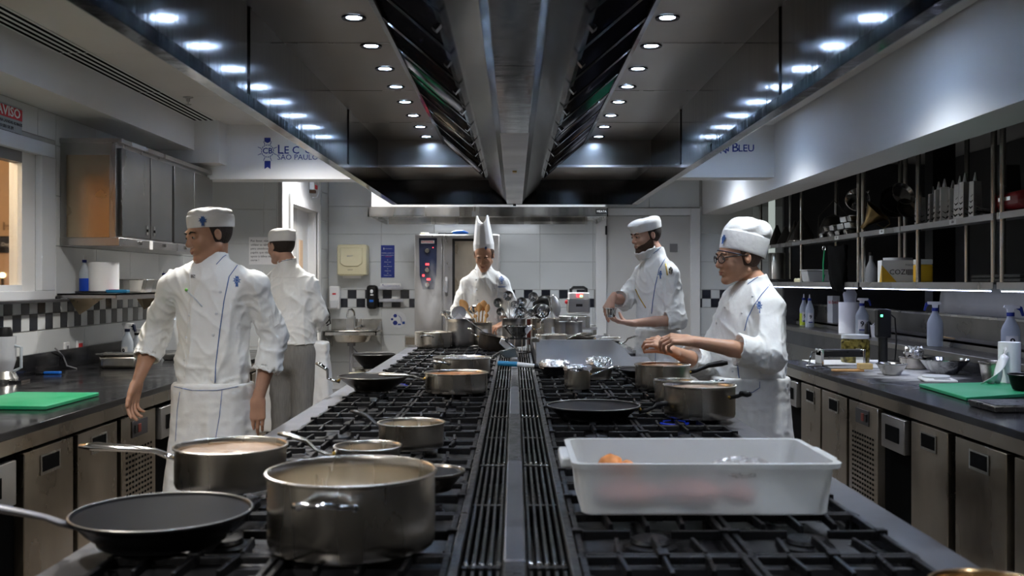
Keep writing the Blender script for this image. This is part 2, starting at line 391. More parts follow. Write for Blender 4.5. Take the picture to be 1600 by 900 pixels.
# outlets and switches
def plate(name, label, cat, pos, w, h, ins, m='white', rz=PI/2, group=None):
    o = thing(name, label, cat, pos, rz, group); G().box(-w/2, w/2, -.012, 0, -h/2, h/2).build('plate', m, o, bevel=.003)
    for a, b, im in ins: G().box(a-.01, a+.01, -.018, -.01, b-.02, b+.02).build('rocker', im, o)
plate('wall_outlet', 'white wall outlet left of the red-switched one above the left counter', 'outlet', (LW+.006, 6.37, ZP(545, 6.37)), .07, .085, [(0, 0, 'grey_plastic')])
plate('wall_switch', 'white wall plate with two dark red rockers above the left counter', 'switch', (LW+.006, 6.56, ZP(541, 6.56)), .085, .08, [(-.014, 0, 'red'), (.014, 0, 'red')])
# warning sign
ya, yb2 = 5.28, 5.79
o = thing('warning_sign', 'grey and red AVISO notice board high on the left wall above window', 'sign', (LW+.008, (ya+yb2)/2, 2.31), PI/2)
w = yb2-ya
G().box(-w/2, w/2, -.006, 0, -.12, .115).build('plate', 'sign_grey', o); G().box(-w/2, w/2, -.008, -.005, .04, .105).build('band', 'red', o)
g = G(); text_on(g, 'AVISO', .075, (.10, -.0095, .073), (1, 0, 0), (0, 0, 1), bold=.0015, xs=1.25); g.build('title', 'white', o, smooth=False)
g = G()
for k, t in enumerate(('MANTENHA LAVADAS AS MAOS', 'O USO DE EPI', 'E OBRIGATORIO E PROIBIDO', 'NO TURNO DA CO')):
    text_on(g, t, .024, (.08, -.0075, .016-k*.031), (1, 0, 0), (0, 0, 1), bold=.0006)
g.build('lettering', 'black', o, smooth=False)
# paper notice on the block
c = P(410, 392, YB); o = thing('paper_notice', 'white paper notice in Portuguese taped beside the steel wall cabinet', 'notice', (c.x, YB-.006, c.z))
G().box(-.12, .12, -.003, 0, -.125, .125).build('sheet', 'paper_white', o)
g = G()
for k, t in enumerate(('Por favor, não', 'utilizar as tábuas', 'para umedecer', 'papéis que não', 'apoio à tábua de', 'corte !')):
    text_on(g, t, .028, (-.105, -.0035, .09-k*.035), (1, 0, 0), (0, 0, 1), 'LEFT')
g.build('lettering', 'black', o, smooth=False)
# slot diffuser on the ceiling strip, ceiling joints, sprinkler
o = thing('slot_diffuser', 'long white slot air diffuser set in the left ceiling edge', 'vent', (-2.467, 0, CEIL))
G().box(-.093, .093, .8, 7.9, -.004, .008).build('frame', 'paint', o)
for k in range(4):
    x = -.066+k*.044
    for j in range(6):
        y = .9+j*1.17; G().box(x-.009, x+.009, y, y+1.15, -.0065, -.003).build('slot', 'black_matte', o, smooth=False)
o = thing('fire_sprinkler', 'small brass fire sprinkler hanging from the left ceiling strip', 'sprinkler', P(294, 153, 6.93))
o.location.z = CEIL
G().lathe([(.035, 0), (.035, -.004), (.014, -.01), (.012, -.03), (.004, -.035)], 16).build('body', 'steel', o); G().lathe([(.022, -.05), (.022, -.053)], 16).tube([(0, 0, -.03), (0, 0, -.05)], .003).build('deflector', 'steel', o)
# aisle downlights (recessed, behind the hood's edge in this view) and an added, unseen pair behind the camera as general fill
n = 0
AIS = [(x, y) for x in (-1.62, 1.55) for y in (-.4, 2.3, 4.9, 7.4)] + [(-.9, 9.3), (.35, 9.2), (1.55, 9.5), (-1.75, 9.5)]
ORD = ('nearest', 'second', 'third', 'fourth', 'fifth', 'sixth', 'seventh', 'eighth', 'ninth', 'tenth', 'eleventh', 'twelfth', 'thirteenth', 'fourteenth', 'fifteenth', 'sixteenth', 'seventeenth', 'eighteenth', 'nineteenth', 'twentieth', 'farthest')
for i_, (x, y) in enumerate(AIS):
    o = thing('ceiling_downlight', ('%s ceiling downlight over the %s aisle, unseen by the camera' % (ORD[i_ % 4], 'left' if x < 0 else 'right')) if i_ < 8 else '%s ceiling downlight near the back wall, hidden by the hood' % ('left-centre', 'right-centre', 'rightmost', 'leftmost')[i_-8], 'ceiling light', (x, y, CEIL), 0, 'aisle ceiling downlights')
    G().lathe([(.08, -.002), (.1, -.002), (.1, -.008), (.08, -.008), (.08, -.002)], 24, cap=False).build('trim_ring', 'white', o)
    G().lathe([(.078, -.004), (.0, -.004)], 24).build('lens', 'lamp_lens', o)
    light('aisle_lamp', 'SPOT', (0, 0, -.03), AISLE_W*((1.45 if x < 0 else .8) if y < 9 else .7), (.92, .96, 1) if x > 0 else (1, .95, .88), o, spot_size=R(150 if x < 0 or y > 9 else 128), spot_blend=.8, shadow_soft_size=.09)
# ================================================================== EXTRACTOR HOOD
HZ, HC = 2.05, 2.44               # lower edge, inner ceiling
hood = thing('extractor_hood', 'huge dark stainless steel extractor hood hanging over the cooking range', 'extractor hood', (0, 0, 0))
Y0, Y1 = .25, 8.16
for s in (-1, 1):
    g = G(); t = .0
    g.prism([(s*1.0, HZ), (s*1.0, HC+.2), (s*.985, HC+.2), (s*.985, HZ+.05), (s*.965, HZ+.05), (s*.965, HZ+.04), (s*.955, HZ+.04), (s*.955, HZ)], Y0, Y1)
    g.build('side_panel', 'hood_steel', hood, smooth=False)
    G().box(s*1.0, s*1.004, Y0, Y1, HZ, HZ+.05).build('edge_trim', 'cabinet_steel', hood, smooth=False)
    for y in (2.35, 3.7, 5.9):   # joints of the side panels
        G().box(s*.985, s*.979, y-.012, y+.012, HZ+.06, HC+.0).build('joint', 'hood_steel', hood, smooth=False)
    for k in range(6):       # inner ceiling sheets
        y = 1.07+k*1.06; G().box(s*.5, s*.985, y+.002, y+1.058, HC, HC+.01).build('ceiling_sheet', 'hood_ceiling', hood, smooth=False); G().box(s*.52, s*.985, y-.003, y+.003, HC-.002, HC).build('seam', 'steel', hood, smooth=False)
    G().box(s*.5, s*.985, Y0, 1.07, HC, HC+.01).build('ceiling_sheet', 'hood_ceiling', hood, smooth=False)
    # stepped end: upper panel, ledge, lower soffit and lip
    G().box(s*.06, s*.985, 7.18, 7.19, CZ+.84, HC+.01).build('end_panel', 'hood_ceiling', hood, smooth=False)
    G().box(s*.06, s*.985, 7.165, 7.19, CZ+.825, CZ+.84).build('end_rail', 'duct_steel', hood, smooth=False)
    G().box(s*.06, s*.985, 7.19, 8.14, CZ+.832, CZ+.842).build('end_soffit', 'hood_ceiling', hood, smooth=False)
    # filter bank: sloping frame, and cassettes with baffles
    a = Vector((s*.5, 0, HC-.005)); b = Vector((s*.197, 0, 2.176)); c = Vector((s*.085, 0, HZ+.03))
    u = (b-a); nrm = Vector((u.z, 0, -u.x)).normalized()*(1 if s > 0 else -1)
    if nrm.z > 0: nrm = -nrm
    G().prism([(s*.515, HC), (s*.515, HC-.03), (s*.49, HC-.03), (s*.49, HC)], Y0, 7.2).build('filter_rail', 'filter_steel', hood, smooth=False)
    G().prism([(b.x, b.z), (c.x, c.z), (s*.06, HZ-.005), (s*.045, HZ-.005), (s*.045, HZ+.03), (b.x-s*.02, b.z+.03)], Y0, 7.9).build('sloping_panel', 'hood_dark', hood, smooth=False)
    ny = 14
    for k in range(ny):
        y0 = Y0+.02+k*.495; y1 = y0+.485
        if y1 > 7.3: break
        ex = Vector((0, 1, 0)); base = a+nrm*.008
        M = Matrix(((0, u.x, nrm.x, a.x), (1, u.y, nrm.y, y0), (0, u.z, nrm.z, a.z), (0, 0, 0, 1)))
        # local: x along Y, y down slope (0..1), z outwards
        g = G()
        for q in ((0, .485, 0, .06), (0, .485, .94, 1), (0, .02, 0, 1), (.465, .485, 0, 1)): g.box(q[0], q[1], q[2], q[3], 0, .018, M)
        fr = g.build('filter_cassette', 'filter_steel', hood, smooth=False)
        g = G()
        for j in range(9):
            x = .03+j*.049; g.prism([(0, 0)], 0, 0) if False else g.add([M @ Vector(q) for q in ((x, .06, 0), (x+.017, .06, .016), (x+.034, .06, 0), (x, .94, 0), (x+.017, .94, .016), (x+.034, .94, 0))], [(0, 3, 4, 1), (1, 4, 5, 2)])
        g.box(.0, .485, .05, .95, -.012, -.004, M)
        g.build('baffles', 'filter_steel', fr, smooth=False)
        G().box(.22, .26, .9, .94, .016, .03, M).build('handle', 'polished', fr, smooth=False)
G().box(-1.0, 1.0, Y1-.012, Y1, HZ, HC).box(-1., 1., Y1-.03, Y1, HZ, HZ+.012).build('end_lip', 'hood_steel', hood, smooth=False)
G().box(-1.0, 1.0, Y0, Y0+.012, HZ, HC+.2).build('near_end', 'hood_steel', hood, smooth=False)
G().box(-.985, .985, Y0, Y1, HC+.19, HC+.2).build('top', 'hood_steel', hood, smooth=False)
for k in range(6):
    y = Y0+.0+k*1.3
    G().box(-.06, .06, y+.002, min(y+1.298, 7.92), HZ-.012, HZ-.002).build('centre_strip', 'duct_steel' if k > 2 else 'hood_steel', hood, bevel=.003)  # far lengths use paler steel to stand in for reflected light
G().box(-.012, .012, 5.55, 5.62, HZ-.02, HZ-.01).build('clip', 'gold', hood); G().box(-.012, .012, 7.9, 7.93, HZ-.03, HZ).build('clip', 'black', hood)
hy = [3.84-.455*k for k in range(6, 0, -1)]+[3.84, 4.30, 4.76, 5.2, 5.64, 6.1, 6.55, 6.99]
for s, xx in ((-1, .62), (1, .59)):
    for y in hy:
        o = thing('hood_downlight', '%s lit spot in the %s row of the hood ceiling' % (ORD[hy.index(y)-6], 'left' if s < 0 else 'right') if y > 3.8 else 'hood spot of the %s row above the near end, outside the frame' % ('left' if s < 0 else 'right'), 'downlight', (s*xx, y, HC), 0, 'hood spots in the %s row' % ('left' if s < 0 else 'right'))
        G().lathe([(.030, -.001), (.048, -.001), (.046, -.007), (.030, -.003)], 20, cap=False).build('trim_ring', 'black', o)
        G().lathe([(.030, -.002), (0, -.002)], 20).build('lens', 'lamp_lens', o)
        light('hood_lamp', 'SPOT', (0, 0, -.012), HOOD_W, (.86, .92, 1), o, spot_size=R(125), spot_blend=.7, shadow_soft_size=.028)
# ================================================================== REAR HOOD, OVEN, THINGS ON THE BACK WALL
o = thing('rear_hood', 'shallow stainless steel hood along the back wall above oven', 'extractor hood', (0, 0, 0))
d = 9.9; xa, xb = XP(575, d), XP(950, d)
g = G(); g.box(xa, xb, d, d+.015, ZP(337, d), ZP(325, d)); g.box(xa, xb, d, d+.2, ZP(325, d), ZP(325, d)+.012); g.prism([(d, ZP(338, d)), (d, ZP(325, d)), (BW, ZP(325, d)), (BW, ZP(338, d))], xa, xa+.012, 'x'); g.prism([(d, ZP(338, d)), (d, ZP(325, d)), (BW, ZP(325, d)), (BW, ZP(338, d))], xb-.012, xb, 'x')
g.build('canopy', 'steel', o, smooth=False)
G().box(xa+.2, xb-.2, d+.06, d+.075, ZP(350, d), ZP(336, d)).box(xa, xb, d, d+.06, ZP(338, d), ZP(336.5, d)).build('gutter', 'steel', o, smooth=False)
G().box(xa, xb, d+.015, BW, ZP(337, d)+.03, ZP(337, d)+.04).build('inner_panel', 'steel', o, smooth=False)
G().box(xa+.02, xb-.02, d+.1, BW, ZP(325, d)+.012, 2.5).build('duct_box', 'paint_grey', o, smooth=False)
G().box(XP(931, d), XP(949, d), d-.004, d, ZP(334, d), ZP(327, d)).build('badge', 'black', o, smooth=False)
g = G(); text_on(g, 'MEATA', .03, (XP(940, d), d-.005, ZP(330.6, d)), (1, 0, 0), (0, 0, 1)); g.build('lettering', 'white', o, smooth=False)
for px in (690, 812):
    q = P(px, 352, 10.3); G().box(q.x-.25, q.x+.25, 10.28, 10.34, 2.085, 2.10).build('light_bar', 'lamp_lens', o)
    light('rear_hood_lamp', 'AREA', (q.x, 10.31, 2.08), 5, (.95, .97, 1), o, shape='RECTANGLE', size=.5, size_y=.05)
o = thing('combi_oven', 'tall stainless combi oven with blue control panel against the back wall', 'oven', (0, 0, 0))
d = 10.2; ox0, ox1, oz1 = XP(648, d), XP(780, d), ZP(366, d)
G().box(ox0, ox1, d+.02, 11.1, .45, oz1).build('body', 'cabinet_steel', o, bevel=.008)
G().box(ox0, XP(691, d), d-.015, d+.02, .5, oz1-.01).build('control_column', 'cabinet_steel', o, bevel=.006)
dr = G().box(XP(693, d), ox1-.005, d-.02, d+.02, .5, oz1-.01).build('door', 'cabinet_steel', o, bevel=.006)
G().box(XP(707, d), XP(768, d), d-.028, d-.02, .75, ZP(373, d)).build('pane', 'black', dr); G().box(XP(711, d), XP(764, d), d-.031, d-.028, .8, ZP(377, d)).build('inner_pane', MATS['door_steel'], dr)
G().tube([(XP(698, d), d-.03, ZP(461, d)), (XP(698, d), d-.075, ZP(456, d)), (XP(698, d), d-.075, ZP(440, d)), (XP(698, d), d-.03, ZP(434, d))], .016, 10).build('handle', 'grey_plastic', dr)
G().prism([(XP(655, d), ZP(372, d)), (XP(683, d), ZP(372, d)), (XP(682, d), ZP(430, d)), (XP(678, d), ZP(452, d)), (XP(661, d), ZP(452, d)), (XP(656, d), ZP(430, d))][::-1], d-.03, d-.014).build('control_panel', 'navy', o)
g = G().box(XP(658.5, d), XP(679, d), d-.034, d-.029, ZP(380.5, d), ZP(376, d)); pl = g.build('brand_plate', 'white', o, smooth=False)
g = G(); text_on(g, 'RATIONAL', .026, (XP(668.7, d), d-.0345, ZP(378.2, d)), (1, 0, 0), (0, 0, 1), bold=.0008); g.build('lettering', 'red', o, smooth=False)
for py in (392, 422, 445): G().lathe([(.03, 0), (.03, .012), (.022, .03), (0, .03)], 20, M=Matrix.Translation((XP(668, d), d-.03, ZP(py, d))) @ Matrix.Rotation(PI/2, 4, 'X')).build('knob', 'steel', o)
for px, py, w in ((668, 413, .035), (662, 430.5, .02), (670, 436.5, .035), (677, 387, .008)): G().box(XP(px, d)-w/2, XP(px, d)+w/2, d-.034, d-.029, ZP(py, d)-.010*(1 if w > .01 else .4), ZP(py, d)+.010*(1 if w > .01 else .4)).build('display', 'red_led', o, smooth=False)
g = G().box(ox0+.03, ox0+.06, d+.05, d+.09, 0, .45)
for a, b in ((ox0+.02, d+.05), (ox1-.07, d+.05), (ox0+.02, 11.0), (ox1-.07, 11.0)): G().box(a, a+.05, b, b+.05, 0, .45).build('leg', 'steel', o)
o = thing('oven_glove', 'bright blue silicone oven brush lying on top of the oven', 'brush', (XP(707, d), d+.06, oz1+.003))
G().box(-.15, .0, -.02, .02, .003, .015).build('handle', 'black', o, bevel=.004); G().tube([(-.01, 0, .014), (.04, 0, .022), (.10, 0, .022), (.16, 0, .012)], [.012, .022, .02, .006], 10).build('head', 'blue_plastic', o)
o = thing('round_tin', 'flat pale tin on the left end of the oven top', 'tin', (XP(662, d), d+.1, oz1+.002)); G().lathe([(.045, 0), (.045, .014), (.04, .018), (0, .018)], 20).build('body', 'cream', o)
# dispenser of paper towels
W0 = BW-.008
o = thing('towel_dispenser', 'cream wall paper-towel dispenser above the hand sink', 'dispenser', (bx(554.5), W0, 0))
w = .165
G().prism([(-w, bz(430)), (-w*1.02, bz(386)), (-w*.93, bz(383)), (w*.9, bz(383)), (w, bz(386)), (w*.98, bz(430))], -.2, 0).build('case', 'cream', o, bevel=.012)
G().prism([(-w*.8, bz(412)), (-w*.8, bz(388)), (w*.72, bz(388)), (w*.72, bz(412)), (w*.4, bz(417)), (-w*.5, bz(417))], -.212, -.19).build('cover', 'cream', o, bevel=.01)
G().box(-w*.85, w*.7, -.19, -.02, bz(431), bz(426)).build('slot', 'cream', o, bevel=.003)
G().box(-w*.68, w*.56, -.14, -.135, bz(435), bz(428)).build('paper', 'paper_white', o, smooth=False)
g = G(); text_on(g, 'SCOTT', .02, (-.02, -.2135, bz(401)), (1, 0, 0), (0, 0, 1)); g.build('lettering', 'blue', o, smooth=False); g = G(); text_on(g, 'KAYO', .02, (-.02, -.2015, bz(422)), (1, 0, 0), (0, 0, 1)); g.build('lettering', 'black', o, smooth=False)
# posters
o = thing('blue_poster', 'narrow dark blue instruction poster beside the towel dispenser', 'poster', (bx(606), W0, bz(408.5)))
hh = (433.5-383)/S/2; G().box(-.077, .077, -.004, 0, -hh, hh).build('sheet', 'sign_blue', o)
g = G(); g.box(-.048, -.04, -.0055, -.004, hh-.05, hh-.028)
for k, (t, s_) in enumerate((('LE CORDON BLEU', .012), ('', 0), ('COMO LAVAR AS', .017), ('MÃOS CORRETAMENTE', .013), ('', 0), ('o', .02), ('Molhe as mãos', .013), ('o', .02), ('Aplique sabonete', .013), ('o', .02), ('Esfregue bem', .013), ('o', .02), ('Enxágue e seque', .013))):
    if t: text_on(g, t, s_, (0, -.0048, hh-.04-k*.025), (1, 0, 0), (0, 0, 1))
g.build('lettering', 'plastic_white', o, smooth=False)
g = G(); text_on(g, 'POR 20 SEG', .014, (.01, -.0048, hh-.13), (1, 0, 0), (0, 0, 1)); g.build('red_lettering', 'red', o, smooth=False)
o = thing('round_sticker', 'round blue and white hand-washing sticker on the wall by the sink', 'sticker', (bx(622.5), W0, bz(499.5)))
M = Matrix.Rotation(PI/2, 4, 'X'); r_ = .092
G().lathe([(r_, 0), (r_, .003), (0, .003)], 40, M=M).build('disc', 'plastic_white', o)
for a, b, c in ((-.035, .045, .022), (-.035, -.035, .028), (-.07, .005, .015)): G().lathe([(c, .0035), (c, .005), (0, .005)], 6, M=Matrix.Translation((a, 0, b)) @ M).build('badge', 'sign_blue', o, smooth=False)
g = G().tube([(.0, -.005, .05), (.03, -.005, .02), (.035, -.005, -.03)], .003, 6); g.box(.045, .075, -.005, -.003, -.05, -.02); g.box(-.005, .03, -.005, -.003, -.06, -.045); g.build('drawing', 'blue', o, smooth=False)
# soap dispensers
o = thing('white_soap_dispenser', 'white wall soap dispenser with a small red mark left of the sink', 'dispenser', (bx(525), W0, bz(465)))
G().box(-.058, .058, -.11, 0, -.13, .13).build('case', 'white', o, bevel=.015); G().box(-.045, .045, -.13, -.1, -.12, -.03).build('push_bar', 'plastic_white', o, bevel=.01); G().box(-.02, .02, -.112, -.109, .035, .052).build('mark', 'red', o, smooth=False)
o = thing('black_soap_dispenser', 'black wall soap dispenser with rounded top right of the white one', 'dispenser', (bx(583), W0, bz(464)))
G().box(-.062, .062, -.11, 0, -.135, .135).build('case', 'black', o, bevel=.035)
g = G().ball((0, -.112, .065), .018, .004, .022); g.box(-.014, .02, -.114, -.108, .018, .032); g.build('print', 'white', o); G().box(-.024, .02, -.115, -.109, -.055, -.03).build('label', 'blue_plastic', o, smooth=False)
# two small acrylic shelves with masks
for nm, lab, py0, py1, px0, px1 in (('upper', 'clear wall box holding a printed packet under the blue poster', 453, 440, 593, 631), ('lower', 'clear wall tray with a white dust mask right of the black soap dispenser', 472, 464, 594, 631)):
    x0_, x1_ = bx(px0), bx(px1)
    o = thing('acrylic_shelf', lab, 'shelf', (x0_, W0, bz(py0)))
    G().box(0, x1_-x0_, -.09, 0, 0, .004).box(0, x1_-x0_, -.09, -.086, 0, .04).build('tray', 'clear_plastic', o)
    if nm == 'upper':
        q = thing('printed_packet', 'white packet with blue lettering in the clear wall box', 'packet', (x0_+.02, W0-.08, bz(452.4)))
        G().box(0, .23, 0, .03, 0, .07).build('pack', 'paper_white', q, bevel=.003)
        g = G(); text_on(g, 'LE CORDON BLEU', .022, (.13, -.002, .04), (1, 0, 0), (0, 0, 1)); emblem(g, (.03, -.002, .035), (1, 0, 0), (0, 0, 1), .035); g.build('lettering', 'sign_blue', q, smooth=False)
    else:
        q = thing('dust_mask', 'folded white dust mask lying in the lower clear tray', 'mask', (bx(618), W0-.05, bz(471.5)))
        G().lathe([(.085, 0), (.06, .03), (.02, .05), (0, .052)], 20, sy=.4).build('cup', 'paper_white', q)
# mop hook cluster + pipe at far left of sink, cable with alarm box above door
o = thing('wall_hook_rack', 'dark hooks and cables hanging on the side wall left of the sink', 'rack', (SW+.006, 10.9, bz(487)))
G().box(0, .02, -.06, .06, -.08, .1).build('plate', 'plastic_white', o, bevel=.003)
for k in range(3): G().tube([(.02, -.03+k*.03, .06-k*.02), (.08, -.03+k*.03, .04-k*.02), (.09, -.03+k*.03, -.02-k*.05), (.05, -.03+k*.03, -.1-k*.02)], .008, 6).build('hook', 'black', o)
o = thing('alarm_box', 'small white alarm box with red label and looped white cable above side door', 'alarm', (SW+.004, 10.3, 2.42))
G().box(0, .05, -.04, .04, -.05, .06).build('box', 'white', o, bevel=.004); G().box(.0, .055, -.035, .035, -.085, -.055).build('sensor', 'hair_brown', o); G().box(.01, .06, .0, .09, -.04, .0).build('label', 'red', o, smooth=False)
G().tube([(.03, 0, -.13), (.05, .1, -.12), (.05, .2, -.06), (.05, .22, .03), (.05, .15, .1), (.04, .05, .12)], .005, 6).build('cable', 'white', o)
# hand sink
o = thing('hand_sink', 'small stainless wall sink with gooseneck tap on the back wall', 'sink', (0, 0, 0))
d = 10.85; x0_, x1_ = XP(506.5, d), XP(588, d); zt = ZP(518, d)
G().box(bx(518), bx(597), BW-.03, BW-.01, bz(520), bz(498)).build('backsplash', 'steel', o, bevel=.003)
g = G(); g.box(x0_, x1_, d-.0, d+.012, ZP(524, d), zt)
g.prism([(d, ZP(524, d)), (d, zt), (BW-.01, zt), (BW-.01, zt-.19)], x0_, x0_+.01, 'x'); g.prism([(d, ZP(524, d)), (d, zt), (BW-.01, bz(500)), (BW-.01, zt-.19)], x1_-.01, x1_, 'x')
g.build('apron', 'steel', o, smooth=False)
cx = (x0_+x1_)/2-.02
NR = [[(cx+ (.0 if False else 1)*math.cos(a)*r_*1.25, d+.2+math.sin(a)*r_*.85, z) for a in [2*PI*k/28 for k in range(29)]] for r_, z in ((.28, zt), (.2, zt-.01), (.19, zt-.03), (.15, zt-.12), (.08, zt-.135), (.01, zt-.138))]
G().grid(NR).build('bowl', 'pot_steel', o); G().box(x0_, x0_+.1, d, BW-.03, zt-.008, zt).box(x1_-.1, x1_, d, BW-.03, zt-.008, zt).box(x0_, x1_, d, d+.05, zt-.008, zt).box(x0_, x1_, d+.37, BW-.03, zt-.008, zt).build('deck', 'steel', o)
px_ = bx(556)
G().tube([(px_, d+.38, zt), (px_, d+.38, zt+.14), (px_-.005, d+.37, zt+.2), (px_-.03, d+.34, zt+.235), (px_-.06, d+.30, zt+.225), (px_-.07, d+.28, zt+.17), (px_-.07, d+.28, zt+.14)], .012, 10).build('tap', 'polished', o)
G().tube([(px_, d+.38, zt+.02), (px_+.05, d+.37, zt+.03), (px_+.085, d+.34, zt+.045)], .016, 10).build('tap_lever', 'polished', o)
G().tube([(cx, d+.2, zt-.13), (cx, d+.2, zt-.5)], .022, 12).tube([(cx, d+.2, zt-.17), (cx+.06, d+.25, zt-.25), (cx+.1, d+.3, zt-.4)], .007, 8).lathe([(.045, -.17), (.045, -.135)], 16, (cx, d+.2, zt)).build('drain_pipe', 'grey_plastic', o)
# ================================================================== THE COOKING RANGE
TOP = .87                              # top of the pan grates
RY0, RY1 = .9, 8.75
rng = thing('cooking_range', 'long double-sided stainless cooking range with gas burners down the room', 'cooking range', (0, 0, 0))
RX = .93
def panel(g, *b): return g.box(*b)
NX = .80                               # right side narrows beyond the griddle
G().box(-RX, -.0, RY0, RY1, .12, .80).box(0, RX, RY0, 6.55, .12, .80).box(0, NX-.02, 6.55, RY1, .12, .80).build('cabinet', 'cabinet_steel', rng, smooth=False)
G().box(-.88, .75, RY0+.05, RY1-.05, 0, .12).build('plinth', 'black', rng, smooth=False)
for s, y1 in ((-1, RY1), (1, 6.45)):
    G().prism([(s*RX, .80), (s*RX, .845), (s*(RX-.006), .852), (s*(RX-.105), .852), (s*(RX-.105), .80)], RY0, y1).build('front_ledge', 'ledge_steel', rng, smooth=False)
    y = RY0+.03
    k = 0
    while y < y1-.3:                   # one burner tray per cooking unit
        ye = min(y+1.076, y1)
        G().box(s*.125, s*(RX-.107), y+.003, ye-.003, .80, .823).build('burner_tray', 'tray', rng, smooth=False)
        G().box(s*.125, s*(RX-.107), ye-.022, ye-.004, .80, .846).build('unit_joint', 'ledge_steel', rng, smooth=False)
        y += 1.09
# knobs on the two outer sides
for s, y1 in ((-1, RY1), (1, 6.4)):
    for k in range(int((y1-1.1)/.18)):
        y = 1.05+k*.18
        G().lathe([(.026, 0), (.024, .02), (.012, .034), (0, .034)], 14, M=Matrix.Translation((s*RX, y, .76)) @ Matrix.Rotation(s*PI/2, 4, 'Y')).build('knob', 'black', rng)
# central flue channel: floor, sides, rail and longitudinal bars
G().box(-.125, .125, RY0, RY1, .74, .76).build('flue_floor', 'black_matte', rng, smooth=False)
bar_me = {}
secs = [(.9, 1.94), (1.94, 3.03), (3.03, 4.11), (4.11, 5.18), (5.18, 6.27), (6.27, 7.35), (7.35, 8.45)]
G().box(-.127, -.108, RY0, RY1, .80, .872).box(.108, .127, RY0, RY1, .80, .872).build('flue_edge', 'iron_worn', rng, bevel=.003)
for i, (a, b) in enumerate(secs):
    G().box(-.022, .022, a+.004, b-.004, .80, .876).build('centre_rail', 'ledge_steel' if i % 2 else 'iron_worn', rng, bevel=.004)
    for s in (-1, 1):
        for j in range(5):
            x = s*(.032+j*.0165)
            me = bar_me.get(round(b-a, 2))
            if me is None:
                g = G(); L_ = b-a-.016
                g.prism([(.0, .80), (.006, .80), (.006, .858), (.0, .858)], 0, L_)
                o = g.build('vent_bar', 'iron_worn', rng); me = bar_me[round(b-a, 2)] = o.data
            else: o = link('vent_bar', me, rng)
            o.location = (x-.003, a+.008, 0)
            c = G().ball((0, 0, 0), .0055, n=8).build('bar_stud', 'polished', rng) if 'stud' not in bar_me else link('bar_stud', bar_me['stud'], rng)
            bar_me['stud'] = c.data; c.location = (x, a+.03, .859)
        for t in (0, .5): G().box(s*.028, s*.106, a+.02+t*(b-a), a+.035+t*(b-a), .80, .856).build('cross_bar', 'iron_worn', rng, smooth=False)
# burners and grates
def grate_geo(w, l):
    g = G(); b = .0065
    def bar(x0, y0, x1, y1, z0=.0, zt=.0, w0=b):
        a = Vector((x0, y0, 0)); c = Vector((x1, y1, 0)); d = (c-a).normalized(); n = Vector((-d.y, d.x, 0))*w0
        vs = [a-n+Vector((0, 0, -.022)), a+n+Vector((0, 0, -.022)), c+n+Vector((0, 0, -.018)), c-n+Vector((0, 0, -.018)), a-n*.7+Vector((0, 0, z0)), a+n*.7+Vector((0, 0, z0)), c+n*.7+Vector((0, 0, zt)), c-n*.7+Vector((0, 0, zt))]
        g.add(vs, [(3, 2, 1, 0), (4, 5, 6, 7), (0, 1, 5, 4), (1, 2, 6, 5), (2, 3, 7, 6), (3, 0, 4, 7)])
    W_, L_ = w/2, l/2
    for y in (-L_, L_): bar(-W_, y, W_, y, -.004, -.004, .009)
    for x in (-W_, W_): bar(x, -L_, x, L_, -.004, -.004, .009)
    bar(0, -L_, 0, -.045); bar(0, L_, 0, .045); bar(-W_, 0, -.045, 0); bar(W_, 0, .045, 0)
    for sx in (-1, 1):
        for sy in (-1, 1):
            bar(sx*W_*.55, sy*L_, sx*W_*.5, sy*L_*.35)
            g.box(sx*W_-.01, sx*W_+.01, sy*L_-.01, sy*L_+.01, -.047, -.004)
    for x, y in ((0, -L_), (0, L_), (-W_, 0), (W_, 0)): g.box(x-.012, x+.012, y-.012, y+.012, -.02, .004)
    return g
gw, gl = .325, .345
proto = None; bur = None
cols = {-1: (-.30, -.645), 1: (.30, .645)}
FLAME = {(-1, 1, 12), (-1, 0, 12), (1, 1, 8), (-1, 0, 18)}
for s in (-1, 1):
    for ci, x in enumerate(cols[s]):
        for k in range(21):
            y = RY0+.21+k*.3633
            if y > (RY1-.2 if s < 0 else 6.3): break
            word = ('inner' if ci == 0 else 'outer')+' row of the '+('left' if s < 0 else 'right')+' side'
            lab = ORD[k-2]+' cast iron grate in view, '+word if k > 1 else 'cast iron grate at the near end outside the frame, '+word
            if proto is None:
                proto = grate_geo(gw, gl).build('pan_grate', 'iron', None, smooth=False, bevel=.002); o = proto
            else: o = proto.copy(); COL.objects.link(o)
            tag(o, lab, 'grate', 'cast iron grates, '+word); o.location = (x+random.uniform(-.002, .002), y, TOP)
            if bur is None:
                bur = G().lathe([(.062, .823), (.06, .838), (.045, .842), (.045, .846), (.04, .853), (.0, .855)], 24).build('burner', 'iron', rng)
                b_ = bur
            else: b_ = bur.copy(); COL.objects.link(b_)
            b_.location = (x, y, 0)
            if (s, ci, k) in FLAME:
                G().tube([(x+.055*math.cos(a), y+.055*math.sin(a), .85) for a in [2*PI*q_/20 for q_ in range(21)]], .004, 6).build('flame', 'flame', rng)
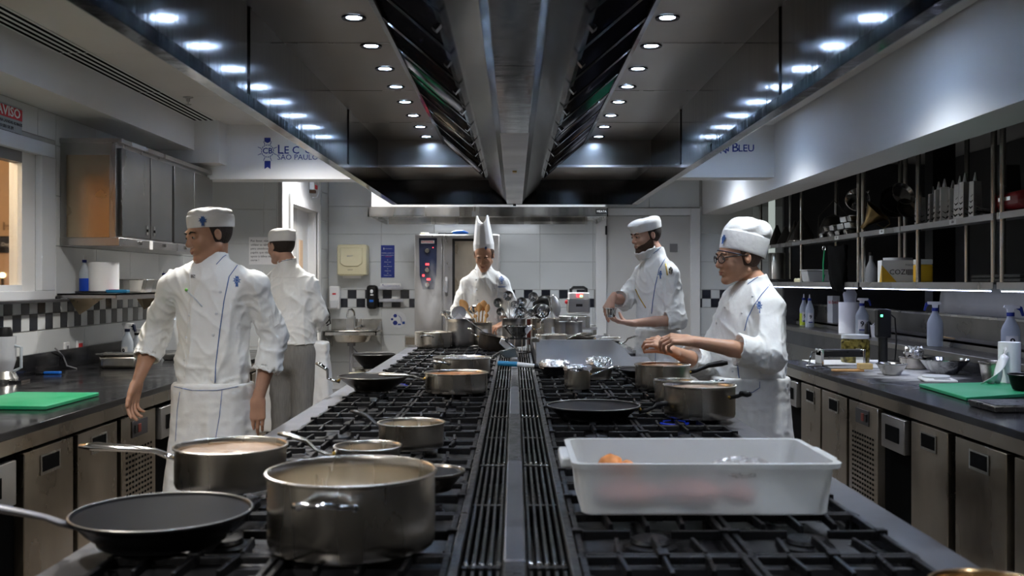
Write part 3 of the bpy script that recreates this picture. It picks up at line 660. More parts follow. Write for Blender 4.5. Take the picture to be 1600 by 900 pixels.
# stainless splash box of the griddle on the right, and the griddle behind it
d = 6.5
o = thing('griddle_splash_guard', 'grey stainless splash guard standing across the right side of range', 'splash guard', (0, d, 0))
pl = [(XP(a, d), ZP(b, d)) for a, b in ((838, 572), (838, 531), (955, 531), (969, 539), (986, 557), (1012, 558), (1019, 566), (1019, 572))]
G().prism(pl[::-1], 0, .004).build('front_plate', 'duct_steel', o, smooth=False)
G().box(pl[0][0], pl[2][0], .004, .03, pl[1][1]-.012, pl[1][1]).build('top_fold', 'ledge_steel', o, smooth=False)
q = pl[0][0]; G().box(q-.0, q+.004, .004, .5, TOP, pl[1][1]).build('cheek', 'cabinet_steel', o, smooth=False)
G().box(q-.03, q+.02, -.01, .05, pl[1][1]-.015, pl[1][1]+.012).build('corner_clip', 'steel', o, bevel=.003)
o = thing('griddle', 'flat steel griddle plate behind the splash guard on the range', 'griddle', (0, 0, 0))
G().box(.14, NX, 6.56, 8.7, .80, .95).build('plate', 'ledge_steel', o, bevel=.004); G().box(.78, .80, 6.56, 8.7, .8, .97).build('lip', 'steel', o)
o = thing('steel_box', 'small open stainless box at the far left corner of range', 'box', (XP(641, 8.6), 8.62, .853))
G().box(-.05, .05, 0, .1, 0, .1).build('body', 'steel', o); G().box(-.04, .04, -.003, 0, .02, .085).build('front_plate', 'door_steel', o)

# ================================================================== POTS AND PANS
def off(px, d): return XP(px, d)
def vessel_geo(r, h, rb=None, t=.003, lip=.005, n=48):
    rb = rb or r
    k = .018
    prof = [(0, 0), (rb-k, 0), (rb-.004, .004), (rb, k*.8)]
    for i in range(1, 6): prof.append((rb+(r-rb)*(i/6)**.8, k*.8+(h-k*.8)*i/6))
    prof += [(r, h-.004), (r+lip, h-.001), (r+lip, h+.003), (r, h+.004), (r-t, h)]
    for i in range(5, 0, -1): prof.append((rb+(r-rb)*(i/6)**.8-t, k*.8+(h-k*.8)*i/6))
    prof += [(rb-t, k), (rb-k, t+.001), (0, t)]
    return G().lathe(prof, n)
def handle_long(g, a, r, z, L_, rise, w=.011, flat=.55, thick_end=1.25):
    """handle leaving the rim in direction a (radians)"""
    ca, sa = math.cos(a), math.sin(a)
    def q(t, zz): return (ca*t, sa*t, zz)
    g.tube([q(r-.002, z-.02), q(r+.03, z-.012), q(r+.06, z+.0), q(r+L_*.5, z+rise*.55), q(r+L_*.85, z+rise*.95), q(r+L_, z+rise)], [w*.8, w*.8, w*.7, w, w*thick_end, w*.7], 10, flat=flat)
def handle_loop(g, a, r, z, w=.055, out=.045, t=.006):
    ca, sa = math.cos(a), math.sin(a)
    def q(u, v, zz): return (ca*u-sa*v, sa*u+ca*v, zz)
    g.tube([q(r-.002, -w, z-.004), q(r+out*.6, -w, z+.004), q(r+out, -w*.75, z+.008), q(r+out*1.05, 0, z+.01), q(r+out, w*.75, z+.008), q(r+out*.6, w, z+.004), q(r-.002, w, z-.004)], t, 10)
    for v in (-w, w): g.ball(q(r, v, z-.004), .009, n=8)
def vessel(name, label, cat, x, y, r, h, rb=None, m='pot_steel', z=TOP, fill=None, fz=.75, loops=(), long=None, hm='polished', group=None, tilt=None, inner=None):
    o = thing(name, label, cat, (x, y, z), 0, group)
    if tilt: o.rotation_euler = tilt
    vessel_geo(r, h, rb).build('body', m, o, ang=50)
    if inner:
        g = G(); rb_ = rb or r
        g.lathe([(r-.005, h-.002)]+[(rb_+(r-rb_)*(i/6)**.8-.0045, .0144+(h-.0144)*i/6) for i in range(5, 0, -1)]+[(rb_-.02, .006), (0, .0055)], 48); g.build('coating', inner, o, ang=50)
    if m in ('pan_outer', 'nonstick') and not tilt:
        G().tube([((r+.001)*math.cos(a), (r+.001)*math.sin(a), h+.002) for a in [2*PI*k/48 for k in range(49)]], .0028, 6).build('rim', 'steel_dark', o, ang=180)
    if fill:
        g = G(); rows = []
        rr = (rb or r)+(r-(rb or r))*fz**.8-.004
        for i in range(9):
            t = i/8*rr; rows.append([(t*math.cos(a), t*math.sin(a), h*fz+.003*math.sin(5*a+i*1.7)*math.sin(i*1.1)) for a in [2*PI*k/28 for k in range(29)]])
        g.grid(rows); g.build('contents', fill, o, ang=180)
    for a in loops:
        g = G(); handle_loop(g, a, r, h*.78, w=r*.32 if r > .12 else r*.4); g.build('side_handle', hm if not long else 'polished', o, ang=180)
    if long:
        a, L_, rise = long[:3]; g = G(); handle_long(g, a, r, h*.85, L_, rise, w=long[3] if len(long) > 3 else .011, flat=long[4] if len(long) > 4 else .6); g.build('long_handle', hm, o, ang=180)
        g = G()
        for v in (-.012, .012): g.ball((math.cos(a)*(r+.002)-math.sin(a)*v, math.sin(a)*(r+.002)+math.cos(a)*v, h*.72), .006, n=8)
        g.build('rivet', 'gold', o)
    return o
vessel('stock_pot', 'largest stainless stew pot in the foreground with a front loop handle', 'pot', off(550, 2.09), 2.09, .174, .152, loops=(-PI/2-.12, PI/2), z=TOP)
vessel('saucepan', 'wide steel saucepan of pale sauce, long steel handle over the left aisle', 'saucepan', off(361, 2.69), 2.69, .147, .106, fill='broth', fz=.86, long=(PI-.05, .27, .012, .019, .5), hm='polished')
vessel('frying_pan', 'black frying pan nearest on the left, its steel handle leaving the frame', 'frying pan', -.746, 2.11, .183, .062, .135, 'nonstick', inner='nonstick', long=(PI+.05, .3, .035, .013, .7), hm='ledge_steel')
g = G(); g.box(-.02, .02, -.006, .006, 0, .003); lf = tag(g.build('herb_leaf', 'leaf', None), 'scrap of green herb stuck in the nearest left black frying pan', 'herb'); lf.location = (-.757, 1.985, TOP+.02); lf.rotation_euler = (.3, .1, .3)
vessel('frying_pan', 'small black frying pan half hidden behind the largest pot', 'frying pan', off(672, 2.62), 2.62, .088, .05, .06, 'pan_outer', inner='nonstick')
vessel('saute_pan', 'shallow pan just behind the largest pot, steel handle pointing left', 'pan', off(570, 2.84), 2.9, .095, .07, .09, long=(PI-.05, .17, .045, .011), hm='pot_steel')
vessel('saucepan', 'empty steel saucepan in mid left, its dark handle pointing back left', 'saucepan', off(643, 3.3), 3.3, .108, .082, long=(PI-.62, .17, .03, .011), hm='iron_worn')
vessel('saute_pan', 'steel saute pan with brown sauce over a blue flame on the left', 'pan', off(713, 4.96), 4.96, .155, .096, fill='sauce', fz=.9, long=(PI+.03, .23, .005, .012), hm='pot_steel')
vessel('lidded_pot', 'low steel pot with loop handle just behind the brown sauce pan', 'pot', off(721, 5.88), 5.92, .168, .098, loops=(-PI/2-.7, PI/2-.7), fill='foil', fz=.97)
vessel('wok', 'dark wok at left with a bright steel handle sticking up left', 'wok', off(583, 5.0), 5.02, .175, .072, .10, 'pan_outer', inner='nonstick', long=(PI-.05, .12, .075, .014, .6), hm='polished')
vessel('stew_pot', 'steaming steel pot with loop handle at the far left of range', 'pot', off(677.5, 8.38), 8.36, .157, .125, fill='cream_soup', fz=.93, loops=(-PI/2-.25, PI/2))
d = 7.95
vessel('saucepan', 'dark tilted saucepan standing left of the central wok', 'saucepan', off(768, d), d, .125, .12, .11, 'pan_outer', tilt=(0, R(12), 0), long=(PI-.1, .10, .03, .012), hm='pot_steel', loops=())
# right half
vessel('frying_pan', 'black frying pan with a black handle, alone in front of two pots', 'frying pan', off(927, 4.03), 4.03, .186, .048, .145, 'nonstick', inner='nonstick', long=(-.02, .14, .02, .016, .6), hm='black')
g = G(); g.box(-.012, .012, -.005, .005, 0, .003); lf = tag(g.build('herb_leaf', 'leaf', None), 'tiny green herb scrap in the black frying pan on the right side', 'herb'); lf.location = (.35, 3.9, TOP+.014)
vessel('stew_pot', 'tall steel pot on right, nearest of its cluster, over a burner', 'pot', off(1094.5, 4.03), 4.05, .143, .128, fill='broth', fz=.9, long=(-.75, .09, -.0, .013, .8), hm='black')
vessel('saucepan', 'big saucepan at the right edge with long black handle, beside woman', 'saucepan', off(1035, 5.11), 5.11, .139, .124, fill='sauce', fz=.93, long=(-.12, .19, .03, .016, .8), hm='black')
vessel('small_saucepan', 'small saucepan squeezed between the two biggest pots on the right', 'saucepan', off(1053, 4.54), 4.54, .088, .10, long=(-.02, .14, .015, .009), hm='polished')
vessel('frying_pan', 'black pan tucked behind the big saucepan with black handle', 'frying pan', off(1010, 5.75), 5.72, .16, .045, .12, 'nonstick', inner='nonstick')
sp = vessel('small_saucepan', 'small steel saucepan covered in crumpled foil beside the flue', 'saucepan', off(902, 5.1), 5.1, .066, .105, long=(.22, .17, .02, .010), hm='polished')
def crumple(rx, ry, h, seed, n=26, flatn=.4):
    rnd = np.random.RandomState(seed); rows = []
    N = rnd.uniform(-1, 1, (14, n))
    for i in range(14):
        t = i/13; row = []
        for k in range(n+1):
            a = 2*PI*k/n; r_ = min(1, t*1.25); z = h*(1-max(0, t-.72)/.28)
            row.append((rx*r_*math.cos(a)*(1+.05*N[i, k % n]), ry*r_*math.sin(a)*(1+.05*N[i, (k+3) % n]), z+h*flatn*.5*N[i, k % n]*(1 if i else 0)))
        rows.append(row)
    return G().grid(rows)
q = crumple(.072, .072, .022, 3).build('foil_cover', 'foil', sp, ang=30); q.location = (0, 0, .098)
o = thing('foil_tray', 'black pan covered with a sheet of crumpled foil beside the flue', 'pan', (off(866, 5.85), 5.85, TOP))
vessel_geo(.085, .05, .07).build('body', 'nonstick', o); q = crumple(.09, .08, .04, 5).build('foil_cover', 'foil', o, ang=30); q.location = (0, 0, .045)
o = thing('foil_ball', 'loose crumpled foil heap behind the small foil-covered saucepan', 'foil', (off(935, 5.6), 5.6, TOP+.0)); vessel_geo(.08, .07, .07).build('pan', 'pot_steel', o); q = crumple(.075, .07, .05, 8, flatn=.8).build('foil_cover', 'foil', o, ang=30); q.location = (0, 0, .06)
vessel('saute_pan', 'golden-rimmed pan cut off by the bottom right corner of photo', 'pan', .71, 1.48, .085, .095, m='copper_rim', fill='broth', fz=.8)
# ---------------------------------------------------------------- white plastic tub
o = thing('plastic_tub', 'large translucent white plastic tub standing on right grates', 'tub', (.447, 2.485, TOP+.004))
def rrect(w, l, z, r=.03, n=5):
    pts = []
    for cx_, cy_, a0 in ((w/2-r, l/2-r, 0), (-w/2+r, l/2-r, PI/2), (-w/2+r, -l/2+r, PI), (w/2-r, -l/2+r, 3*PI/2)):
        for i in range(n+1): a = a0+PI/2*i/n; pts.append((cx_+r*math.cos(a), cy_+r*math.sin(a), z))
    return pts+[pts[0]]
g = G(); H = .125
rows = [rrect(.565, .315, 0, .02), rrect(.578, .33, .004), rrect(.60, .355, H-.012), rrect(.625, .38, H-.012), rrect(.63, .385, H), rrect(.60, .355, H), rrect(.596, .351, H-.01), rrect(.55, .31, .006), rrect(.53, .29, .004, .02)]
g.grid(rows); n_ = len(rows[0])-1; g.f.append(tuple(range(n_))[::-1]); g.mi.append(0); g.f.append(tuple((len(rows)-1)*(n_+1)+i for i in range(n_))); g.mi.append(0)
g.build('body', 'tub_plastic', o, ang=40, bevel=0)
for sx in (-1, 1):
    G().box(sx*.302, sx*.335, -.08, .08, H-.03, H-.004).build('grip', 'tub_plastic', o, bevel=.006)
def lump(c, rx, ry, rz, m, name, label, cat, seed=0, n=14):
    rnd = random.Random(seed); g = G().ball((0, 0, 0), rx, ry, rz, n=n)
    g.v = [tuple(q_*(1+rnd.uniform(-.08, .08)) for q_ in v) for v in g.v]
    o_ = g.build(name, m, None, ang=180); o_.location = c; return tag(o_, label, cat)
lump((.24, 2.48, TOP+.092), .032, .028, .028, 'orange_veg', 'orange_vegetable', 'orange onion peeping over the left side of tub', 'vegetable', 1)
lump((.28, 2.47, TOP+.085), .022, .028, .022, 'orange_veg', 'orange_vegetable', 'smaller orange vegetable piece beside the orange onion in tub', 'vegetable', 2)
lump((.28, 2.42, TOP+.034), .09, .07, .024, 'meat', 'meat_piece', 'pink piece of meat at the left bottom of plastic tub', 'meat', 3)
lump((.43, 2.42, TOP+.036), .075, .07, .028, 'meat', 'meat_piece', 'dark pink piece of meat at the middle bottom of tub', 'meat', 4)
lump((.55, 2.44, TOP+.03), .04, .05, .02, 'meat', 'meat_piece', 'small piece of meat on the right inside plastic tub', 'meat', 5)
q = crumple(.07, .03, .012, 11, flatn=1.2).build('plastic_film', 'film', None, ang=20); q.location = (.53, 2.335, TOP+.11); q.rotation_euler = (R(40), 0, 0); tag(q, 'crumpled clear film over the front rim of plastic tub', 'film')
# ---------------------------------------------------------------- far end of the range: utensils
def ladle(label, base, top, r=.04, name='ladle', grp=None, face=-1, m='polished'):
    """bowl at top, handle down to base (world points)"""
    b, t = Vector(base), Vector(top); o = thing(name, label, 'ladle', b, 0, grp); v = t-b
    G().tube([(0, 0, 0), v*.5, v*.93], [.005, .006, .006], 8, flat=.6).build('handle', m, o)
    g = G(); prof = [(0, -r*.75), (r*.45, -r*.66), (r*.8, -r*.4), (r, 0), (r*.97, 0), (r*.75, -r*.37), (r*.4, -r*.6), (0, -r*.7)]
    M = Matrix.Translation(v+Vector((0, face*r*.55, 0))) @ Matrix.Rotation(R(100)*face*-1 if face < 0 else R(-60), 4, 'X')
    g.lathe(prof, 20, M=M); g.build('bowl', m, o, ang=60); return o
def container(label, px, py_top, d, r, zb=TOP, name='utensil_pot', tag_=False):
    x = XP(px, d); zt = ZP(py_top, d); o = thing(name, label, 'container', (x, d, zb))
    vessel_geo(r, zt-zb, None, .003, .003, 32).build('body', 'cabinet_steel' if not tag_ else 'pot_steel', o, ang=50)
    if tag_: G().prism([(r*1.0*math.sin(a), -r*1.01*math.cos(a)) for a in (tag_-.35, tag_-.18, tag_, tag_+.18, tag_+.35)]+[(r*1.02*math.sin(a), -r*1.03*math.cos(a)) for a in (tag_+.35, tag_+.18, tag_, tag_-.18, tag_-.35)], (zt-zb)*.2, (zt-zb)*.72, 'z').build('paper_label', 'white', o, smooth=False)
    return o
d = 8.35
container('tall steel pot of spoons and skimmer right of the steaming pot', 718, 498, 8.55, .125)
container('short steel pot full of wooden spoons, with white paper label', 753, 504, 8.6, .088, tag_=.3)
container('steel pot holding the many polished ladles in the middle', 803, 498, 8.45, .10)
container('tall steel pot with white label holding the round strainers', 852, 498, 8.5, .125, tag_=.75)
container('dull steel pot of small utensils right of the strainers', 880, 503, 8.42, .075, name='utensil_pot')
container('bright steel pot of small utensils, rightmost of the row', 897, 503, 8.35, .07, name='utensil_pot')
# wooden spoons
def spoon(label, px0, py0, px1, py1, d, r=.032, cat='spoon', m='wood', name='wooden_spoon', hole=False, tw=0):
    a, b = P(px0, py0, d), P(px1, py1, d); o = thing(name, label, cat, a); v = b-a; u = v.normalized()
    G().tube([(0, 0, 0), v*.55], .0065, 8).build('handle', 'wood_pale' if m == 'wood' else m, o)
    side = Vector((0, 1, 0)).cross(u).normalized()
    if tw: side = (Matrix.Rotation(tw, 3, u) @ side)
    nr = u.cross(side); g = G(); rows = []
    for i in range(9):
        t = i/8; w = math.sin(PI*min(1, t*.93+.06))**.6*r; c = v*.52+u*(v.length*.48*t)
        rows.append([c+side*w*s+nr*(.010*(s*s-1)*(1 if m == 'wood' else 2)) for s in (-1, -.6, -.2, .2, .6, 1)])
    rows2 = [[p+nr*.004 for p in r_] for r_ in rows]
    g.grid(rows); g.grid([r_[::-1] for r_ in rows2]); g.build('spoon_head', m, o, ang=180); return o
spoon('largest wooden spoon leaning left out of the labelled pot', 742, 503, 719, 468, 8.56, .036)
spoon('upright wooden spoon in the middle of the labelled pot', 748, 503, 749, 473, 8.57, .026)
spoon('wooden spoon with dark scorched bowl, highest of the right ones', 753, 503, 756, 469, 8.6, .036)
spoon('narrow wooden spatula leaning right behind the scorched spoon', 757, 503, 763, 475, 8.58, .022)
spoon('short wooden spoon low at the right edge of labelled pot', 758, 505, 761, 489, 8.54, .018)
spoon('small wooden spoon between the perforated spoon and the upright ones', 745, 503, 742, 491, 8.54, .018)
spoon('polished perforated spoon standing among the wooden spoons', 745, 503, 737, 477, 8.62, .045, m='polished', name='slotted_spoon')
spoon('steel serving spoon at the far left of the tall utensil pot', 700, 500, 690, 485, 8.5, .028, m='polished', name='serving_spoon')
spoon('dark steel serving spoon beside the leftmost polished spoon', 706, 500, 697, 486, 8.52, .028, m='steel', name='serving_spoon')
o = thing('skimmer', 'round perforated skimmer resting with its handle across to the right', 'skimmer', P(717, 489, 8.45))
g = G(); M = Matrix.Rotation(R(68), 4, 'X')
g.lathe([(.0, -.02), (.035, -.015), (.06, 0), (.062, .003)], 24, M=M); g.build('bowl', 'steel', o)
g = G(); v = P(757, 520, 8.2)-P(717, 489, 8.45); g.tube([v*.2, v*.6, v], [.004, .006, .006], 8); g.build('handle', 'polished', o)
LD = [('dark steel ladle at the far left of the ladle bunch', 795, 500, 779, 473, .042, 'steel'), ('polished ladle highest on the left of the bunch', 797, 500, 794, 462, .044, 'polished'),
      ('small ladle half behind, below the far left dark ladle', 797, 500, 782, 487, .035, 'steel'), ('ladle between the two top ladles, bowl turned down', 801, 500, 804, 476, .036, 'polished'),
      ('wide polished ladle in the centre of the bunch', 802, 500, 815, 472, .044, 'polished'), ('wide polished ladle low over the container rim', 806, 500, 814, 488, .055, 'polished'),
      ('polished ladle highest of all, to the right of the bunch', 812, 498, 833, 464, .044, 'polished'), ('round ladle low, right of the wide low one', 812, 499, 830, 489, .036, 'polished'),
      ('rightmost polished ladle in front of the strainer', 815, 500, 847, 487, .046, 'polished')]
for i, (lab, a, b, c_, e, r_, m_) in enumerate(LD): ladle(lab, P(a, b, 8.42+.02*(i % 3)), P(c_, e, 8.36+.03*(i % 4)), r_, m=m_)
# strainers
def strainer(label, px, py, d, rx, rz, rotz, m='steel', tilt=0):
    o = thing('strainer', label, 'strainer', P(px, py, d)); o.rotation_euler = (0, tilt, rotz)
    M = Matrix.Rotation(R(90), 4, 'X'); g = G()
    for i in range(5):
        pass
    g.lathe([(0, .05), (rx*.4, .045), (rx*.75, .028), (rx, 0)], 28, M=M); o1 = g.build('mesh_bowl', m, o, ang=60); o1.scale = (1, 1, rz/rx)
    g = G(); g.tube([(rx*math.cos(a), 0, rz*math.sin(a)) for a in [2*PI*k/28 for k in range(29)]], .005, 8); g.build('rim', 'polished', o)
    g = G(); g.tube([(-.02, 0, -rz), (-.03, 0, -rz-.06)], .005, 8); g.build('handle', 'steel', o)
strainer('fine mesh strainer standing upright with bright rim, right side', 868, 478, 8.4, .042, .09, R(35), 'duct_steel', R(-14))
strainer('dark round strainer behind the bright mesh strainer', 850, 476, 8.6, .095, .075, 0, 'iron_worn')
strainer('dark strainer disc low behind the rightmost ladle', 846, 486, 8.47, .075, .06, R(10), 'iron_worn')
o = thing('tongs', 'looped steel wire tongs sticking up above the strainers', 'tongs', P(862, 500, 8.45)); a, b = Vector((0, 0, 0)), P(857, 463, 8.45)-P(862, 500, 8.45)
G().tube([(0, 0, 0), b*.8, b+Vector((-.012, 0, 0)), b*1.04, b+Vector((.012, 0, 0)), b*.8+Vector((.01, 0, 0)), (.012, 0, 0)], .0035, 6).build('loop', 'steel', o)
for px, lab in ((889, 'tip of a steel tool leaning in the dull utensil pot'), (899, 'tip of a steel tool in the bright rightmost utensil pot')):
    d = 8.38; o = thing('utensil', lab, 'utensil', P(px, 510, d)); v = P(px+1, 499, d)-P(px, 510, d); G().tube([(0, 0, 0), v], .006, 8).build('handle', 'polished', o); G().ball(v, .018, .01, .022).build('head', 'polished', o)
# central wok with slotted insert on the flue, its handle to the right
wk = vessel('wok', 'polished steel wok standing on the flue, handle up to the right', 'wok', off(810, 7.6), 7.6, .118, .09, .05, 'polished', z=.992, long=(.05, .10, .075, .008, .6), hm='polished')
o = thing('wok_stand', 'dark slotted ring stand under the polished wok on the flue', 'stand', (off(810, 7.6), 7.6, TOP+.008))
G().lathe([(.085, .112), (.09, .112), (.09, .104), (.085, .104), (.085, .112)], 24, cap=False).lathe([(.095, .0), (.1, .0), (.1, .008), (.095, .008), (.095, 0)], 24, cap=False).build('ring', 'iron_worn', o)
for k in range(10): a = 2*PI*k/10; G().tube([(.097*math.cos(a), .097*math.sin(a), .004), (.087*math.cos(a), .087*math.sin(a), .108)], .004, 6).build('strut', 'steel', o)
# low pans behind the splash guard
vessel('low_pan', 'low steel pan behind the splash guard, left one', 'pan', off(861, 7.1), 7.1, .11, .09, m='pot_steel', z=.951, long=(.3, .17, .02, .010), hm='pot_steel')
vessel('low_pan', 'flat lid-covered pan behind the splash guard with steel handle', 'pan', off(938, 7.0), 7.0, .13, .05, m='nonstick', z=.951, fill='polished', fz=.99, long=(.25, .15, .04, .010), hm='polished')
vessel('low_pan', 'second flat pan under the lid-covered one behind splash guard', 'pan', off(905, 7.6), 7.6, .12, .05, m='pan_outer', z=.951, long=(-.15, .2, .0, .010), hm='pot_steel')
# blue and white handled scraper on the flue
o = thing('scraper', 'blue and white brush handle lying across the flue bars', 'brush', P(808, 569, 6.3)); o.location.z = TOP+.016; o.rotation_euler = (0, R(3), R(-6))
G().tube([(-.125, 0, .01), (-.12, 0, .01), (0, 0, .01)], [.010, .016, .017], 10).build('blue_half', 'teal_plastic', o); G().tube([(0, 0, .01), (.11, 0, .006)], [.016, .014], 10).build('white_half', 'plastic_white', o); G().tube([(.11, 0, .006), (.15, 0, .004)], [.02, .017], 10).build('tip', 'black', o)
# folded steel brackets left of the flue
for i, (lab, poly, dd) in enumerate((('folded steel bracket leaning on the flue left of the wok', [(783, 529), (789, 531), (811, 549), (808, 558), (800, 556), (780, 536)], 6.9),
                          ('lower bent steel bracket lying on the flue with serrated edge', [(766, 562), (770, 556), (785, 548), (806, 543), (808, 558), (790, 560), (783, 553)], 6.7))):
    o = thing('steel_bracket', lab, 'bracket', P(790, 550, dd)); c = o.location
    pts = [P(a, b, dd)-c for a, b in poly]; G().prism([(p.x, p.z) for p in pts][::-1], 0, .09 if i == 0 else .05).build('plate', 'duct_steel' if i == 0 else 'steel', o, bevel=.003)
    G().tube([(pts[1].x, -.01, pts[1].z), (pts[2].x, -.01, pts[2].z)], .008, 6).build('fold', 'polished', o)
# appliance on a shelf stand at the far end
o = thing('vacuum_sealer', 'small steel machine with white top, red display and black handle', 'appliance', P(905, 492, 9.3))
q = 9.3/F
G().box(-18*q, 17*q, 0, .22, 2*q, 26*q).build('body', 'cabinet_steel', o, bevel=.012)
G().prism([(-.1, 0), (.09, 0)], 0, 0) if False else G().box(-16*q, 16*q, .0, .2, 24*q, 35*q).build('top_panel', 'white', o, bevel=.01)
G().box(-4*q, 5*q, -.006, .0, 28*q, 33.5*q).build('display', 'red_led', o); G().box(1*q, 5*q, -.008, -.005, 28*q, 31*q).build('lamp', 'green_led', o)
G().tube([(-12*q, .1, 35*q), (-12*q, .1, 40*q), (-8*q, .1, 42.5*q), (8*q, .1, 42.5*q), (12*q, .1, 40*q), (12*q, .1, 35*q)], .016, 8).build('handle', 'black', o); G().box(-5*q, 5*q, -.004, 0, 13*q, 17*q).build('badge', 'iron_worn', o)
G().ball((-19*q, .05, 20*q), .02).build('valve', 'red', o)
o = thing('equipment_stand', 'stainless box stand carrying the small vacuum machine', 'stand', (0, 0, 0))
d = 9.25; G().box(XP(873, d), XP(922, d), d, d+.45, ZP(512, d), ZP(494, d)).build('top_box', 'steel', o, bevel=.005); G().box(XP(868, d), XP(934, d), d+.05, d+.6, .1, ZP(524, d)).build('lower_box', 'cabinet_steel', o, bevel=.004)
G().box(XP(907, d), XP(934, d), d+.02, d+.6, ZP(512, d)-.02, ZP(511, d)).build('shelf_edge', 'duct_steel', o)
for a, b in ((870, d+.1), (928, d+.1)): G().box(XP(a, d), XP(a, d)+.04, b, b+.04, 0, .12).box(XP(a+2, d)-.01, XP(a+2, d)+.02, b, b+.3, .8, ZP(511, d)).build('leg', 'steel', o)
# brick-red box glimpsed behind the ladles
o = tag(G().box(XP(823, 8.75), XP(833, 8.75), 8.66, 8.7, TOP, ZP(498, 8.75)).build('red_box', mat('brick_red', (.16, .03, .02), .6)), 'narrow dark red box glimpsed between the ladle pot and strainer pot', 'box')
# stand with black pan left of the range
o = thing('pan_stand', 'low steel stand beside the range under the black wok, far left', 'stand', (XP(578, 8.9), 8.9, 0))
for a, b in ((-.12, -.1), (.12, -.1), (0, .12)): G().tube([(a, b, 0), (a*.6, b*.6, .62)], .018, 8).build('leg', 'iron_worn', o)
G().lathe([(.16, .62), (.16, .65), (.0, .65)], 24).build('top', 'steel', o); G().box(-.16, -.05, -.2, -.12, .45, .62).build('block', 'cream', o, bevel=.004)
vessel('wok', 'black wok standing off the range at far left by the sink', 'wok', XP(584, 8.9), 8.9, .19, .12, .10, 'nonstick', z=.65, inner='nonstick', long=(.5, .1, .03, .014), hm='black')
# steam above the pot
m = bpy.data.materials.new('steam'); m.use_nodes = True; nn, LL = nodes(m); nn.remove(nn['Principled BSDF'])
pv = nn.new('ShaderNodeVolumePrincipled'); pv.inputs['Color'].default_value = (1, 1, 1, 1); pv.inputs['Anisotropy'].default_value = .2
tc = nn.new('ShaderNodeTexCoord'); mp = nn.new('ShaderNodeMapping'); mp.inputs['Scale'].default_value = (1, 1, .55); no = nn.new('ShaderNodeTexNoise'); no.inputs['Scale'].default_value = 7; no.inputs['Detail'].default_value = 4; no.inputs['Distortion'].default_value = 1.2
gr = nn.new('ShaderNodeTexGradient'); gr.gradient_type = 'SPHERICAL'; mp2 = nn.new('ShaderNodeMapping'); mp2.inputs['Scale'].default_value = (7., 7., 3.2)
mr = nn.new('ShaderNodeMapRange'); mr.inputs[1].default_value = .45; mr.inputs[2].default_value = .8; mr.inputs[4].default_value = 22
mu = nn.new('ShaderNodeMath'); mu.operation = 'MULTIPLY'
LL.new(tc.outputs['Object'], mp.inputs[0]); LL.new(mp.outputs[0], no.inputs['Vector']); LL.new(tc.outputs['Object'], mp2.inputs[0]); LL.new(mp2.outputs[0], gr.inputs[0]); LL.new(no.outputs[0], mr.inputs[0]); LL.new(mr.outputs[0], mu.inputs[0]); LL.new(gr.outputs['Fac'], mu.inputs[1]); LL.new(mu.outputs[0], pv.inputs['Density']); LL.new(pv.outputs[0], nn['Material Output'].inputs['Volume'])
MATS['steam'] = m
o = G().ball((0, 0, 0), .14, .13, .31, n=16).build('steam', 'steam'); o.location = (XP(674, 8.36), 8.36, 1.31); tag(o, 'pale steam rising from the pot at the far left of range', 'steam', kind='stuff')
# ================================================================== COUNTERS
def counter(side, xf, xw, y0, y1, units, label):
    """units: (kind, ya, yb) along the front at x = side*xf"""
    s = side
    o = thing('refrigerated_counter', label, 'counter', (0, 0, 0))
    a, b = sorted((s*(xf+.03), s*xw)); G().box(a, b, y0, y1, .12, .83).build('carcass', 'black_matte', o, smooth=False)
    a, b = sorted((s*(xf+.05), s*xw)); G().box(a, b, y0+.02, y1-.02, 0, .12).build('plinth', 'black', o, smooth=False)
    ytop = y0
    a, b = sorted((s*(xf-.0), s*(xf+.03))); 
    k = y0
    G().box(a, b, y0, y1, .775, .835).build('front_rail', 'door_steel', o, smooth=False)
    for kind, ya, yb in units:
        x0, x1 = sorted((s*(xf-.012), s*(xf+.03))); xo = s*(xf-.012)
        def fb(d0, d1, yy0, yy1, z0, z1):      # box proud of / recessed in the front, d outwards
            q0, q1 = sorted((xo-s*d0, xo-s*d1)); return (q0, q1, yy0, yy1, z0, z1)
        if kind == 'door':
            dn = G().box(x0, x1, ya+.012, yb-.012, .16, .765).build('door', 'door_steel', o, bevel=.003)
            w = yb-ya; c = ya+w*.5
            G().box(*fb(.001, .004, c-.085, c+.085, .655, .735)).build('handle_frame', 'steel', dn); G().box(*fb(.003, .006, c-.07, c+.07, .668, .727)).build('recess', 'black_matte', dn, smooth=False)
        elif kind == 'drawer':
            dn = G().box(*fb(-.02, .012, ya+.012, yb-.012, .59, .755)).build('drawer', 'cabinet_steel', o, bevel=.003)
            c = (ya+yb)/2; G().box(*fb(.013, .016, c-.085, c+.085, .635, .71)).build('recess', 'black_matte', dn, smooth=False)
        elif kind == 'motor':
            dn = G().box(x0, x1, ya+.012, yb-.012, .16, .765).build('motor_panel', 'door_steel', o, bevel=.003)
            c = (ya+yb)/2
            G().box(*fb(.002, .005, c-.1, c+.1, .655, .735)).build('switch_plate', 'ledge_steel', dn, bevel=.001)
            for q, m_ in ((-.06, 'black'), (-.015, 'brick_red')): G().box(*fb(.005, .010, c+q-.016, c+q+.016, .675, .715)).build('switch', m_, dn)
            g = G()
            for i in range(16):
                for j in range(9):
                    yy = ya+.065+j*(yb-ya-.13)/8.6; zz = .20+i*.026
                    g.box(*fb(.0008, .002, yy, yy+.02, zz, zz+.011))
            q = g.build('vent_slots', 'black_matte', dn, smooth=False)
    return o
UL = [('drawer', 3.3, 3.72), ('door', 3.78, 4.225), ('door', 4.25, 4.69), ('motor', 4.72, 5.19), ('drawer', 5.22, 5.55), ('door', 5.6, 6.05), ('door', 6.08, 6.53), ('door', 6.6, 7.05), ('door', 7.08, 7.5)]
